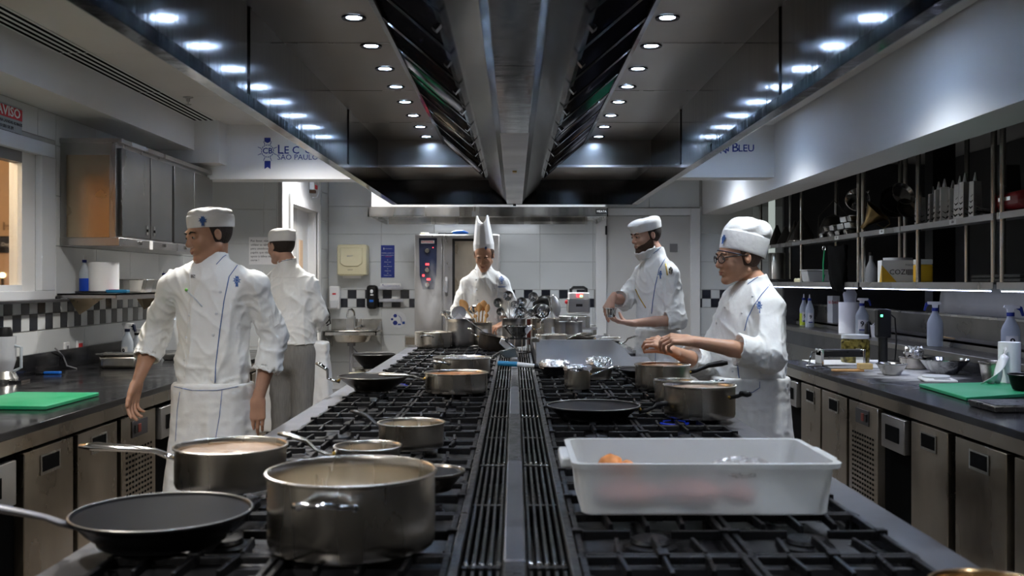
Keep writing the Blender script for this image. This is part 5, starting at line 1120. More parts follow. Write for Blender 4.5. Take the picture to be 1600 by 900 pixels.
for k, (lab, yy) in enumerate((('first dark-capped bottle at the far end of the left shelf', 7.55), ('second dark-capped bottle at the far end of the left shelf', 7.72), ('third dark-capped bottle at the far end of the left shelf', 7.88))):
    o = spray(lab, 0, 0, yy, .16, trig=False, lab_=False, col='grey_plastic', cap='sign_blue', s=.8); o.location = (-2.66, yy, 1.346)
o = spray('clear spray bottle with dark trigger on the left worktop', 0, 0, 6.6, .27, cap='navy', rz=-.4); o.location = (XP(199, 6.7), 6.7, CT)
o = spray('second smaller clear spray bottle partly behind the left cook', 0, 0, 7.2, .22, cap='black', rz=-.4); o.location = (XP(214, 7.0), 7.0, CT)
o = thing('gastronorm_pan', 'lidded steel container on the left worktop beside spray bottle', 'container', (XP(190, 6.35), 6.35, CT), R(3)); G().box(-.12, .12, -.08, .08, 0, .085).build('body', 'pot_steel', o, bevel=.02); G().box(-.13, .13, -.09, .09, .085, .095).build('lid', 'steel', o, bevel=.003); G().box(-.16, -.13, -.015, .015, .086, .092).build('handle', 'polished', o)
o = thing('drinking_glass', 'small clear jar standing beside the lidded steel container', 'jar', (XP(216, 6.45), 6.45, CT)); G().lathe([(.03, 0), (.032, .1), (.018, .14), (.018, .16), (0, .16)], 20).build('body', 'bottle_plastic', o)
o = thing('blue_sponge', 'small blue scraper lying on the left worktop', 'scraper', (XP(82, 5.9), 5.9, CT)); G().box(-.05, .05, -.015, .015, .001, .018).build('body', 'blue_plastic', o, bevel=.005); G().box(-.09, -.05, -.025, .025, .001, .012).build('blade', 'black', o, bevel=.003)
o = thing('wall_cable', 'thin grey cable rising from the left worktop to outlet', 'cable', (LW+.03, 6.15, CT)); G().tube([(.1, .1, .003), (.03, .12, .02), (.015, .1, .08), (.03, .02, .11), (.01, 0, .14)], .005, 8).build('cable', 'grey_plastic', o)
o = thing('blender', 'glass jug blender cut off by the left edge of the worktop', 'blender', (XP(6, 5.45), 5.45, CT))
G().lathe([(.07, 0), (.075, .02), (.06, .05), (.055, .06), (0, .06)], 24).build('base', 'steel', o); G().lathe([(.045, .06), (.062, .12), (.062, .25), (0, .25)], 24).build('jug', 'clear_plastic', o); G().lathe([(.045, .25), (.045, .27), (.035, .30), (0, .30)], 20).build('lid', 'black', o); G().tube([(.06, 0, .2), (.095, 0, .19), (.095, 0, .08), (.055, 0, .06)], .008, 8).build('handle', 'bottle_plastic', o); G().box(.02, .12, -.05, .05, .001, .012).build('foot_plate', 'polished', o)
o = thing('steel_tray', 'flat steel tray on the left worktop behind the left cook', 'tray', (-2.3, 7.2, CT)); G().prism([(-.15, 0), (.15, 0), (.17, .04), (-.17, .04)], -.25, .25).build('body', 'steel', o, bevel=.006)
# ================================================================== PEOPLE
def axis_steps(lo, hi, coarse, fine, spans):
    """grid coordinates that are dense inside the spans and coarse outside"""
    out = [lo]
    while out[-1] < hi:
        c = out[-1]; st = coarse
        for a, b in spans:
            if a-coarse <= c <= b: st = fine
        out.append(c+st)
    return np.array(out, dtype=np.float32)
class SDF:
    def __init__(s, lo, hi, coarse, fine=None, spans=((), (), ())):
        s.ax = [axis_steps(lo[i], hi[i], coarse, fine or coarse, spans[i]) for i in range(3)]
        s.D = np.full([len(a) for a in s.ax], .5, np.float32); s.h = coarse
    def region(s, lo, hi):
        sl = []
        for i in range(3):
            a = max(0, np.searchsorted(s.ax[i], lo[i])-1); b = min(len(s.ax[i]), np.searchsorted(s.ax[i], hi[i])+1)
            if b <= a: return None
            sl.append(slice(a, b))
        X = s.ax[0][sl[0]][:, None, None]; Y = s.ax[1][sl[1]][None, :, None]; Z = s.ax[2][sl[2]][None, None, :]
        return tuple(sl), X, Y, Z
    def put(s, rg, d, k, op):
        sl = rg[0]; a = s.D[sl]
        if op == 'add':
            if k > 0: h = np.maximum(k-np.abs(a-d), 0)/k; r = np.minimum(a, d)-h*h*k*.25
            else: r = np.minimum(a, d)
        else:
            d = -d
            if k > 0: h = np.maximum(k-np.abs(a-d), 0)/k; r = np.maximum(a, d)+h*h*k*.25
            else: r = np.maximum(a, d)
        s.D[sl] = r
    def cone(s, p0, p1, r0, r1, k=.01, op='add', flat0=False, flat1=False, squash=None):
        """round cone; squash=(unit vector, factor) flattens it along a direction"""
        p0 = np.array(p0, float); p1 = np.array(p1, float); m = max(r0, r1)+k+s.h*2
        if squash and squash[1] > 1: m *= squash[1]
        rg = s.region(np.minimum(p0, p1)-m, np.maximum(p0, p1)+m)
        if rg is None: return s
        _, X, Y, Z = rg; X = X-p0[0]; Y = Y-p0[1]; Z = Z-p0[2]; v = p1-p0; f = 1.
        if squash:
            u, q = np.array(squash[0], float), squash[1]; t = (X*u[0]+Y*u[1]+Z*u[2])*(1/q-1)
            X = X+u[0]*t; Y = Y+u[1]*t; Z = Z+u[2]*t; v = v+u*(v@u)*(1/q-1); f = min(1, q)
        L2 = v@v; t = (X*v[0]+Y*v[1]+Z*v[2])/L2; tc = np.clip(t, 0, 1)
        d = np.sqrt((X-v[0]*tc)**2+(Y-v[1]*tc)**2+(Z-v[2]*tc)**2)-(r0+(r1-r0)*tc); L = L2**.5
        if flat1: d = np.maximum(d, (t-1)*L)
        if flat0: d = np.maximum(d, -t*L)
        s.put(rg, (d*f).astype(np.float32), k, op); return s
    def ell(s, c, r, k=.01, op='add', A=None):
        """ellipsoid; A = 3x3 whose columns are its axes"""
        c = np.array(c, float); r = np.array(r, float); A = np.eye(3) if A is None else np.array(A)
        m = max(r)+k+s.h*2; rg = s.region(c-m, c+m)
        if rg is None: return s
        _, X, Y, Z = rg; X = X-c[0]; Y = Y-c[1]; Z = Z-c[2]
        a = [X*A[0][i]+Y*A[1][i]+Z*A[2][i] for i in range(3)]
        k0 = np.sqrt(sum((a[i]/r[i])**2 for i in range(3))); k1 = np.sqrt(sum((a[i]/r[i]**2)**2 for i in range(3)))+1e-6
        s.put(rg, (k0*(k0-1)/k1).astype(np.float32), k, op); return s
    def clip(s, p, n, k=0.):
        """cuts away the side the normal points to"""
        X = s.ax[0][:, None, None]; Y = s.ax[1][None, :, None]; Z = s.ax[2][None, None, :]
        d = (X-p[0])*n[0]+(Y-p[1])*n[1]+(Z-p[2])*n[2]; s.D = np.maximum(s.D, d.astype(np.float32)); return s
    def mesh(s):
        """surface nets"""
        D = s.D; D[0] = D[-1] = .5; D[:, 0] = D[:, -1] = .5; D[:, :, 0] = D[:, :, -1] = .5
        I = D < 0; n = [q-1 for q in D.shape]
        cnt = np.zeros(n, np.uint8)
        for i in (0, 1):
            for j in (0, 1):
                for k in (0, 1): cnt += I[i:n[0]+i, j:n[1]+j, k:n[2]+k]
        act = (cnt > 0) & (cnt < 8); C = np.argwhere(act); idx = np.full(n, -1, np.int32); idx[act] = np.arange(len(C))
        acc = np.zeros((len(C), 3)); num = np.zeros(len(C)); cr = {}
        for i in (0, 1):
            for j in (0, 1):
                for k in (0, 1): cr[i, j, k] = D[C[:, 0]+i, C[:, 1]+j, C[:, 2]+k]
        for a in cr:
            for ax in range(3):
                if a[ax]: continue
                b = list(a); b[ax] = 1; b = tuple(b); va, vb = cr[a], cr[b]; m = (va < 0) != (vb < 0)
                t = np.where(m, va/np.where(m, va-vb, 1), 0)
                for q in range(3): acc[:, q] += np.where(m, a[q]+(t if q == ax else 0), 0)
                num += m
        acc /= num[:, None]; V = np.empty_like(acc)
        for q in range(3):
            c0 = s.ax[q][C[:, q]]; V[:, q] = c0+(s.ax[q][C[:, q]+1]-c0)*acc[:, q]
        Fs = []
        for ax in range(3):
            o = [(1, 2), (2, 0), (0, 1)][ax]
            sa = [slice(1, n[0]), slice(1, n[1]), slice(1, n[2])]; sa[ax] = slice(0, n[ax]); sb = list(sa); sb[ax] = slice(1, n[ax]+1)
            A_ = I[tuple(sa)]; B_ = I[tuple(sb)]; E = np.argwhere(A_ != B_); base = E+np.array([q.start for q in sa])
            inside = A_[tuple(E.T)]
            def cell(du, dv):
                c = base.copy(); c[:, o[0]] -= du; c[:, o[1]] -= dv; return idx[c[:, 0], c[:, 1], c[:, 2]]
            q = np.stack([cell(1, 1), cell(0, 1), cell(0, 0), cell(1, 0)], 1); q[~inside] = q[~inside][:, ::-1]; Fs.append(q)
        return V, np.concatenate(Fs)
mat('stubble', (.14, .075, .05), .8)
def lattice(seed, n=32): return np.random.RandomState(seed).uniform(-1, 1, (n, n, n)).astype(np.float32)
LAT = lattice(7)
def vnoise(Pn):
    i = np.floor(Pn).astype(int); f = Pn-i; f = f*f*(3-2*f); r = 0
    for a in (0, 1):
        for b in (0, 1):
            for c in (0, 1):
                w = (f[:, 0] if a else 1-f[:, 0])*(f[:, 1] if b else 1-f[:, 1])*(f[:, 2] if c else 1-f[:, 2])
                r = r+w*LAT[(i[:, 0]+a) % 32, (i[:, 1]+b) % 32, (i[:, 2]+c) % 32]
    return r
def normals(V, Fq):
    n = np.cross(V[Fq[:, 2]]-V[Fq[:, 0]], V[Fq[:, 3]]-V[Fq[:, 1]]); N = np.zeros_like(V)
    for k in range(4): np.add.at(N, Fq[:, k], n)
    return N/np.maximum(np.linalg.norm(N, axis=1), 1e-9)[:, None]
def relax(V, Fq, it=2, lam=.5):
    for _ in range(it):
        A = np.zeros_like(V); n = np.zeros(len(V))
        for a, b in ((0, 1), (1, 2), (2, 3), (3, 0)):
            np.add.at(A, Fq[:, a], V[Fq[:, b]]); np.add.at(A, Fq[:, b], V[Fq[:, a]]); np.add.at(n, Fq[:, a], 1); np.add.at(n, Fq[:, b], 1)
        V = V*(1-lam)+lam*A/n[:, None]
    return V
def np_mesh(name, V, Fq, m, parent, base):
    me = bpy.data.meshes.new(name); V = V-np.array(base)
    me.vertices.add(len(V)); me.vertices.foreach_set('co', V.astype(np.float32).ravel())
    me.loops.add(len(Fq)*4); me.polygons.add(len(Fq)); me.loops.foreach_set('vertex_index', Fq.astype(np.int32).ravel())
    me.polygons.foreach_set('loop_start', np.arange(0, len(Fq)*4, 4, dtype=np.int32)); me.polygons.foreach_set('loop_total', np.full(len(Fq), 4, np.int32))
    me.polygons.foreach_set('use_smooth', np.ones(len(Fq), bool)); me.update(calc_edges=True); me.materials.append(MATS[m])
    return link(name, me, parent)
def nv(v): v = np.array(v, float); return v/np.linalg.norm(v)
def frame(yaw, pitch=0, roll=0):
    """columns: subject's left, forward, up. yaw 0 faces the camera, -90 faces the image's left"""
    y = R(yaw); f = np.array((math.sin(y), -math.cos(y), 0)); l = np.array((math.cos(y), math.sin(y), 0)); u = np.array((0, 0, 1.))
    p = R(pitch); f2 = f*math.cos(p)-u*math.sin(p); u2 = u*math.cos(p)+f*math.sin(p)
    r = R(roll); l3 = l*math.cos(r)+u2*math.sin(r); u3 = u2*math.cos(r)-l*math.sin(r)
    return np.stack([l3, f2, u3], 1)
def head_prims(S, c, A, s=1., jaw=1., nose=1.):
    def q(x, y, z): return np.array(c)+A @ (np.array((x, y, z))*s)
    S.ell(q(0, -.018, .035), np.array((.076, .095, .083))*s, .01, A=A)
    S.ell(q(0, .018, -.025), np.array((.062*jaw, .070, .085))*s, .02, A=A)
    for x in (-1, 1):
        S.cone(q(x*.048*jaw, -.015, -.062), q(x*.012, .062, -.100), .021*s, .019*s, .02)
        S.ell(q(x*.036, .052, -.032), np.array((.022, .022, .022))*s, .02, A=A)
    S.ell(q(0, .070, -.101), np.array((.019, .015, .014))*s, .014, A=A)
    S.cone(q(-.034, .076, .020), q(.034, .076, .020), .010*s, .010*s, .014)
    for x in (-1, 1): S.ell(q(x*.031, .094, .0), np.array((.017, .018, .012))*s, .010, 'sub', A=A)
    for x in (-1, 1):
        S.ell(q(x*.031, .070, .0), np.array((.0155, .0135, .0125))*s, .004, A=A)
        S.cone(q(x*.019, .0835, .006), q(x*.043, .079, .006), .0035*s, .003*s, .004)
    S.cone(q(0, .078, .010), q(0, .098*nose, -.030), .0075*s, .0115*s, .010); S.cone(q(0, .094, -.034), q(0, .075, -.040), .010*s, .008*s, .006)
    for x in (-1, 1): S.ell(q(x*.0125, .088, -.036), np.array((.0075, .010, .0075))*s, .005, A=A)
    S.ell(q(0, .070, -.064), np.array((.030, .018, .018))*s, .012, A=A)
    S.cone(q(-.019, .084, -.0605), q(.019, .084, -.0605), .0048*s, .0048*s, .004); S.cone(q(-.016, .083, -.072), q(.016, .083, -.072), .0055*s, .0055*s, .004)
    S.cone(q(-.023, .092, -.0665), q(.023, .092, -.0665), .0026*s, .0026*s, .003, 'sub')
    for x in (-1, 1):
        S.ell(q(x*.077, -.012, -.006), np.array((.008, .017, .028))*s, .005, A=A); S.ell(q(x*.088, -.008, -.003), np.array((.008, .010, .018))*s, .004, 'sub', A=A)
FINGERS = (((-.030, .088), (.040, .024, .020), .0092), ((-.010, .093), (.045, .028, .021), .0094), ((.011, .090), (.042, .026, .020), .0090), ((.030, .083), (.032, .020, .018), .0080))
def hand_prims(S, wrist, d, palm, thumb_side, curl=.4, s=1., curls=None, thumb=(.6, .5), spread=.06):
    """wrist point; d direction of the fingers; palm normal; thumb_side +-1 along (d x palm)"""
    w = np.array(wrist, float); d = nv(d); n = nv(np.array(palm)-d*np.dot(palm, d)); e = np.cross(d, n)*thumb_side   # e points to the thumb
    curls = curls or [curl]*4
    S.cone(w-d*.02*s, w+d*.02*s, .025*s, .026*s, .008, squash=(n, .78))
    for (off, ln), seg, r in FINGERS:
        k = w-e*off*s*-1*-1+d*ln*s if False else w+e*(-off)*s+d*ln*s
        S.cone(w+e*(-off)*.55*s+d*.015*s, k, .0155*s, .0115*s, .012)
        p = k; a = 0; c = curls[FINGERS.index(((off, ln), seg, r))]
        for i, L in enumerate(seg):
            a += c*(.9, 1.15, .8)[i]; dd = d*math.cos(a)+n*math.sin(a)+e*(-off)*spread*20*(math.cos(a))*.12
            q = p+nv(dd)*L*s; S.cone(p, q, r*s*(1-.07*i), r*s*(1-.07*(i+1)), .003); p = q
    t0 = w+e*.020*s+d*.022*s; a, b = thumb
    dd = nv(d*math.cos(a)+e*math.sin(a)+n*b*.6); t1 = t0+dd*.042*s; d2 = nv(dd*.75+d*.35+n*b); t2 = t1+d2*.032*s; d3 = nv(d2*.8+d*.2+n*b*.7); t3 = t2+d3*.026*s
    S.cone(t0, t1, .016*s, .012*s, .010); S.cone(t1, t2, .0112*s, .0098*s, .004); S.cone(t2, t3, .0100*s, .0082*s, .004)
    return p
def person(label, D, pts, byaw, head, hands, size=1., skin='skin_warm', jacket_hem=None, belly=1., sleeve=1., arms_cuff=(.55, .55), apron=True, trousers='trouser', apron_len=.55, mirror=False, foot=None, folds=1.):
    """pts: joints given by where the photograph shows them, at depth D plus an offset"""
    W = {k: np.array(P(v[0], v[1], D+(v[2] if len(v) > 2 else 0))) for k, v in pts.items()}
    B = frame(byaw); lat, fwd = B[:, 0], B[:, 1]
    pel, neck = W['pelvis'], W['neck']
    base = Vector((pel[0], pel[1], 0)); root = thing('person', label, 'person', base)
    s = size
    # legs
    for sd, nm in ((1, 'L'), (-1, 'R')):
        W['hip'+nm] = pel+lat*.075*sd*s-np.array((0, 0, .03)); ft = pel+lat*.085*sd*s+fwd*(.02*sd); W['kne'+nm] = np.array((ft[0], ft[1], 0))*.5+W['hip'+nm]*.5+fwd*.01; W['kne'+nm][2] = .50
        W['ank'+nm] = np.array((ft[0], ft[1], .09))
    hc, hA = W['head'], frame(*head['rot'])
    allp = np.array(list(W.values())); lo = allp.min(0)-.2; hi = allp.max(0)+.2; lo[2] = -.02
    sp = ([], [], [])
    for c, r in [(hc, .14)]+[(W['wri'+q], .17) for q in 'LR']:
        for i in range(3): sp[i].append((c[i]-r, c[i]+r))
    S = SDF(lo, hi, .013, .0031, sp)
    head_prims(S, hc, hA, s*head.get('s', 1), head.get('jaw', 1), head.get('nose', 1))
    hb = hc+hA @ np.array((0, -.036, -.055)); S.cone(hb, neck-fwd*.012, .047*s, .052*s, .02); S.cone(neck, neck-(neck-pel)*.12, .05, .05, .04)
    ctr = (W['shoL']+W['shoR'])/2
    S.ell((ctr*.75+pel*.25), (.15*s, .095*s, .20*s), .04, A=B); S.ell(pel*.75+ctr*.25, (.145*s, .10*s*belly, .17*s), .05, A=B)
    dn = np.array((0, 0, .05)); S.cone(W['shoL']*.85+ctr*.15-dn, W['shoR']*.85+ctr*.15-dn, .038*s, .038*s, .03)
    for q in 'LR':
        S.cone(W['sho'+q]*.85+ctr*.15-dn, W['elb'+q], .036*s, .037*s, .02); S.cone(W['elb'+q], W['wri'+q]*.5+W['elb'+q]*.5, .038*s, .037*s, .02); S.cone(W['wri'+q]*.5+W['elb'+q]*.5, W['wri'+q], .037*s, .0235*s, .01)
        S.cone(W['hip'+q], W['kne'+q], .078*s, .052*s, .04); S.cone(W['kne'+q], W['ank'+q], .05*s, .035*s, .02); S.cone(W['ank'+q], W['ank'+q]+fwd*.15-np.array((0, 0, .05)), .035, .03, .02)
        h = hands[q]; wv = W['wri'+q]
        d = h['d'] if 'd' in h else nv(wv-W['elb'+q])
        hand_prims(S, wv, d, h['palm'], h.get('thumb_side', 1), s=h.get('s', 1.0)*s, curl=h.get('curl', .4), curls=h.get('curls'), thumb=h.get('thumb', (.6, .4)))
    V, Q = S.mesh(); V = relax(V, Q, 1, .4); body = np_mesh('body', V, Q, skin, root, base)
    # eyes, brows, lips
    def hq(x, y, z): return Vector(hc+hA @ (np.array((x, y, z))*s*head.get('s', 1)))-base
    if head.get('face', True):
        for x in (-1, 1):
            if not head.get('closed'):
                e = G().ball(hq(x*.031, .0745, -.001), .0108*s, n=12).build('eye', 'shaded_eye_white', root, ang=180)
                g = G().ball(hq(x*.031+head.get('gaze', -.003), .0815, -.002), .0060*s, n=10).build('iris', 'iris', e, ang=180)
            G().tube([hq(x*.014, .089, .017), hq(x*.030, .088, .0225), hq(x*.049, .077, .018)], [.0035, .0045, .002], 6).build('eyebrow', head.get('hair', 'hair'), root, ang=180)
        G().tube([hq(-.022, .0815, -.0655), hq(-.009, .0885, -.0635), hq(0, .0885, -.065), hq(.009, .0885, -.0635), hq(.022, .0815, -.0655)], [.001, .0042, .004, .0042, .001], 8, flat=.8).tube([hq(-.02, .0815, -.0672), hq(0, .0885, -.0725), hq(.02, .0815, -.0672)], [.001, .005, .001], 8, flat=.8).build('lips', 'lips', root, ang=180)
    # hair under the hat
    def sub(name, m, fn, lo_, hi_, h=.005, rel=1):
        T = SDF(lo_, hi_, h); fn(T); V_, Q_ = T.mesh()
        if len(Q_) == 0: return None
        if rel: V_ = relax(V_, Q_, rel)
        return np_mesh(name, V_, Q_, m, root, base)
    hs = s*head.get('s', 1)
    def hair(T):
        T.ell(hc+hA @ (np.array((0, -.022, .022))*hs), np.array((.0825, .098, .098))*hs, 0, A=hA)
        up = hA[:, 2]; fw = hA[:, 1]
        T.clip(hc+hA @ (np.array((0, .012, 0))*hs), nv(fw*1.0-up*.25)); T.clip(hc+hA @ (np.array((0, 0, head.get('nape', -.055)))*hs), nv(-up*1.0+fw*.5))
        for x in (-1, 1): T.ell(hc+hA @ (np.array((x*.085, -.005, -.02))*hs), np.array((.02, .019, .031))*hs, .004, 'sub', A=hA)
    sub('hair', head.get('hair', 'hair'), hair, hc-.14, hc+.14)
    if head.get('beard'):
        bd = head['beard']
        def beard(T):
            e = .0045*hs
            T.ell(hc+hA @ (np.array((0, .018, -.025))*hs), np.array((.062*head.get('jaw', 1), .070, .085))*hs+e, .02, A=hA)
            for x in (-1, 1): T.cone(hc+hA @ (np.array((x*.048, -.015, -.062))*hs), hc+hA @ (np.array((x*.012, .062, -.100))*hs), .021*hs+e, .019*hs+e, .02)
            T.ell(hc+hA @ (np.array((0, .070, -.101))*hs), np.array((.019, .015, .014))*hs+e, .014, A=hA)
            T.ell(hc+hA @ (np.array((0, .070, -.064))*hs), np.array((.030, .018, .018))*hs+e*.9, .012, A=hA)
            T.clip(hc+hA @ (np.array((0, .05, bd))*hs), nv(hA[:, 2]+hA[:, 1]*.45)); T.clip(hc+hA @ (np.array((0, -.012, 0))*hs), -hA[:, 1])
            T.ell(hc+hA @ (np.array((0, .09, -.066))*hs), np.array((.019, .03, .0085))*hs, .004, 'sub', A=hA)
        sub('beard', head.get('beard_mat', 'beard'), beard, hc-.15, hc+.15, .004)
    if head.get('goatee'):
        def gt(T):
            T.ell(hc+hA @ (np.array((0, .071, -.101))*hs), np.array((.0195, .0165, .0155))*hs, .0, A=hA)
        sub('goatee', 'stubble', gt, hc-.15, hc+.15, .004)
    # jacket
    hem = W.get('hem', pel)[2]
    def jacket(T):
        T.ell(ctr*.80+pel*.20, (.172*s, .118*s, .20*s), .03, A=B); T.ell(ctr*.42+pel*.58, (.160*s, .122*s*belly, .24*s), .06, A=B)
        T.cone(pel+np.array((0, 0, .10)), pel-np.array((0, 0, .06)), .158*s, .172*s, .05, squash=(fwd, .78*belly))
        dn = np.array((0, 0, .028)); T.cone(W['shoL']+lat*-.03-dn, W['shoR']+lat*.03-dn, .056*s, .056*s, .05); T.cone(neck-np.array((0, 0, .035)), W['shoL']-dn*.6, .050*s, .042*s, .05); T.cone(neck-np.array((0, 0, .035)), W['shoR']-dn*.6, .050*s, .042*s, .05)
        T.clip((0, 0, hem), (0, 0, -1))
        for q, cf in zip('LR', arms_cuff):
            c = W['elb'+q]*(1-cf)+W['wri'+q]*cf; dv = nv(W['wri'+q]-W['elb'+q])
            T.cone(W['sho'+q]-dn*.9+(ctr-W['sho'+q])*.10, W['elb'+q], .056*s*(sleeve+1)/2, .060*s*sleeve, .03); T.cone(W['elb'+q], c, .060*s*sleeve, .053*s*sleeve, .02, flat1=True)
            T.cone(c-dv*.055, c+dv*.006, .0565*s*sleeve, .0585*s*sleeve, .004, flat0=True, flat1=True); T.cone(c-dv*.02, c+dv*.02, .050*s*sleeve, .050*s*sleeve, .0, 'sub', flat0=True)
            T.cone(c+dv*.004, c+dv*.004+dv*.001, 0.001, .001, 0)
        nk = neck+np.array((0, 0, .0)); cd_ = nv((hb-neck)*.6+np.array((0, 0, .05)))
        T.cone(nk-cd_*.03, nk+cd_*.038, .072*s, .066*s, .012, flat1=True); T.cone(nk+cd_*.02, nk+cd_*.08, .058*s, .058*s, .003, 'sub')
    lo2 = lo.copy(); lo2[2] = hem-.05
    T = SDF(lo2, hi, .0072); jacket(T); V, Q = T.mesh(); V = relax(V, Q, 2, .5); N = normals(V, Q)
    sleeve_w = np.ones(len(V))
    hgt = np.clip((V[:, 2]-hem)/.5, 0, 1)
    A1 = vnoise((V @ B)*np.array((11, 9, 3.0))+D*3); A2 = vnoise(((V @ B)[:, [0, 1, 2]]+(V @ B)[:, [2, 2, 0]]*.5)*np.array((20, 20, 8))+D*7+5); A3 = vnoise((V+ (V @ B)[:, [2, 0, 1]]*.6)*np.array((13, 13, 26))+3)
    near = np.zeros(len(V))
    for q in 'LR':
        dist = np.linalg.norm(V-W['elb'+q], axis=1); near = np.maximum(near, np.exp(-(dist/.11)**2)); dist = np.linalg.norm(V-(W['sho'+q]*.8+ctr*.2+np.array((0, 0, -.09))), axis=1); near = np.maximum(near, .6*np.exp(-(dist/.09)**2))
    near = np.maximum(near, .8*np.exp(-((V[:, 2]-hem-.05)/.08)**2))
    rg = lambda q_: (1-np.abs(q_))**4-.3
    disp = .012*rg(A1*1.6)+.006*rg(A2*1.5)+near*.016*rg(A3*1.5)
    hd = np.exp(-((V[:, 2]-hem)/.010)**2); disp = disp*(1-.3*hd)*folds*(1-np.exp(-(np.linalg.norm((V-neck)*np.array((1, 1, .8)), axis=1)/.105)**4))
    V = V+N*disp[:, None]; V = relax(V, Q, 1, .4); jk = np_mesh('jacket', V, Q, 'cloth', root, base); JV, JQ = V, Q
    bvs = [(V, Q)]
    # trousers and shoes
    def legs(T):
        T.cone(pel+np.array((0, 0, .02)), pel-np.array((0, 0, .05)), .145*s, .15*s, .03, squash=(fwd, .8))
        for q in 'LR':
            T.cone(W['hip'+q], W['kne'+q], .092*s, .074*s, .03); T.cone(W['kne'+q], W['ank'+q]-np.array((0, 0, .03)), .074*s, .068*s, .02, flat1=True)
    lo3 = lo.copy(); hi3 = hi.copy(); hi3[2] = pel[2]+.15; lo3[:2] = pel[:2]-.4; hi3[:2] = pel[:2]+.4
    T = SDF(lo3, hi3, .011); legs(T); T.clip((0, 0, hem+.02), (0, 0, 1)); V, Q = T.mesh(); V = relax(V, Q, 1); N = normals(V, Q); V = V+N*(.006*(1-2*np.abs(vnoise(V*np.array((11, 11, 7))))))[:, None]; np_mesh('trousers', V, Q, trousers, root, base)
    def shoes(T):
        for q in 'LR': a = W['ank'+q]; T.cone(a-np.array((0, 0, .045)), a+fwd*.16-np.array((0, 0, .052)), .045, .036, .02); T.cone(a, a-np.array((0, 0, .05)), .042, .045, .02)
        T.clip((0, 0, .001), (0, 0, -1))
    lo3[2] = -.02; hi3[2] = .2; T = SDF(lo3, hi3, .009); shoes(T); V, Q = T.mesh(); np_mesh('shoes', V, Q, 'black', root, base)
    if apron:
        a0 = pel+np.array((0, 0, .035)); zt = hem+.012
        def ap(T):
            up = np.array((0, 0, 1.)); p0 = np.array((pel[0], pel[1], zt))+fwd*apron.get('shift', 0); p1 = p0-up*apron_len+fwd*apron.get('flare', .03)
            T.cone(p0, p1, .182*s*apron.get('w', 1), .215*s*apron.get('w', 1), .0, squash=(fwd, .84*belly), flat0=True, flat1=True)
            T.cone(p0+up*.0, p0-up*.055, .188*s*apron.get('w', 1), .190*s*apron.get('w', 1), .006, squash=(fwd, .84*belly), flat0=True, flat1=True)
        lo4 = lo3.copy(); hi4 = hi3.copy(); lo4[2] = zt-apron_len-.05; hi4[2] = zt+.05
        if apron.get('cut'): pass
        T = SDF(lo4, hi4, .008); ap(T)
        if apron.get('cut'): T.clip(pel+fwd*-.0, -fwd)
        V, Q = T.mesh(); V = relax(V, Q, 2); N = normals(V, Q); dz = np.clip((zt-V[:, 2])/.3, 0, 1)
        ang_ = (V-pel) @ lat; V = V+N*((.012*dz+.002)*(1-2.2*np.abs(vnoise(np.stack([(V @ lat)*11, (V @ fwd)*9, V[:, 2]*2.2], 1)+D)))+.003*(1-2*np.abs(vnoise(V*24))))[:, None]
        np_mesh('apron', V, Q, 'cloth_apron', root, base); bvs.append((V, Q))
    bvh = [BVHTree.FromPolygons([tuple(v) for v in V_], [tuple(int(i) for i in f) for f in Q_]) for V_, Q_ in bvs]
    def hit(px, py, off=.0015):
        o = Vector((0, 0, CZ)); d = (P(px, py, 1)-o).normalized(); best = None
        for b in bvh:
            l, n, i, t = b.ray_cast(o, d)
            if l is not None and (best is None or t < best[1]): best = (l-d*off, t)
        return best[0]-base if best else None
    def line(name, pp, m, r=.0022, step=4):
        pts_ = []
        for (a, b), (c, d) in zip(pp, pp[1:]):
            n = max(1, int(math.hypot(c-a, d-b)/step))
            for i in range(n): pts_.append((a+(c-a)*i/n, b+(d-b)*i/n))
        pts_.append(pp[-1]); h = [hit(*q, .001) for q in pts_]; h = [q for q in h if q is not None]
        if len(h) > 1: return G().tube(h, r, 6, flat=.6).build(name, m, root, ang=180)
    def patch(name, polys, m, parent=None):
        g = G()
        for pl in polys:
            h = [hit(*q) for q in pl]
            if all(q is not None for q in h): g.add(h, [tuple(range(len(h)))])
        if g.v:
            me = g.build(name, m, root, smooth=False); return me
    def badge(px, py, sc, name='emblem', sx=1.):
        pol = []
        def tr(pts_): pol.append([(px+a*sc*sx, py-b*sc) for a, b in pts_])
        n = 12
        for k in range(n):
            a = 2*PI*k/n; b = 2*PI*(k+1)/n; tr([(0, 0), (.36*math.cos(a), .36*math.sin(a)), (.36*math.cos(b), .36*math.sin(b))])
        for k in range(8):
            a = 2*PI*k/8+.2; ca, sa = math.cos(a), math.sin(a); tr([(ca*.3-sa*.09, sa*.3+ca*.09), (ca*.58, sa*.58), (ca*.3+sa*.09, sa*.3-ca*.09)])
        tr([(-.18, .3), (.18, .3), (.2, .62), (0, .5), (-.2, .62)]); tr([(-.16, -.3), (.16, -.3), (.17, -.9), (0, -.78), (-.17, -.9)])
        o_ = patch(name, pol, 'blue_thread')
        if o_:
            pol.clear()
            for k in range(10):
                a = 2*PI*k/10; b = 2*PI*(k+.6)/10; tr([(.2*math.cos(a), .2*math.sin(a)), (.2*math.cos(b), .2*math.sin(b)), (.26*math.cos(b), .26*math.sin(b)), (.26*math.cos(a), .26*math.sin(a))])
            g = G()
            for pl in pol:
                h = [hit(*q, .0028) for q in pl]
                if all(q is not None for q in h): g.add(h, [tuple(range(len(h)))])
            if g.v: g.build('thread_ring', 'plastic_white', o_, smooth=False)
        return o_
    def button(px, py, r=.0065):
        h = hit(px, py, .001)
        if h: G().ball(h, r, r*.6, r, n=10).build('button', 'plastic_white', root)
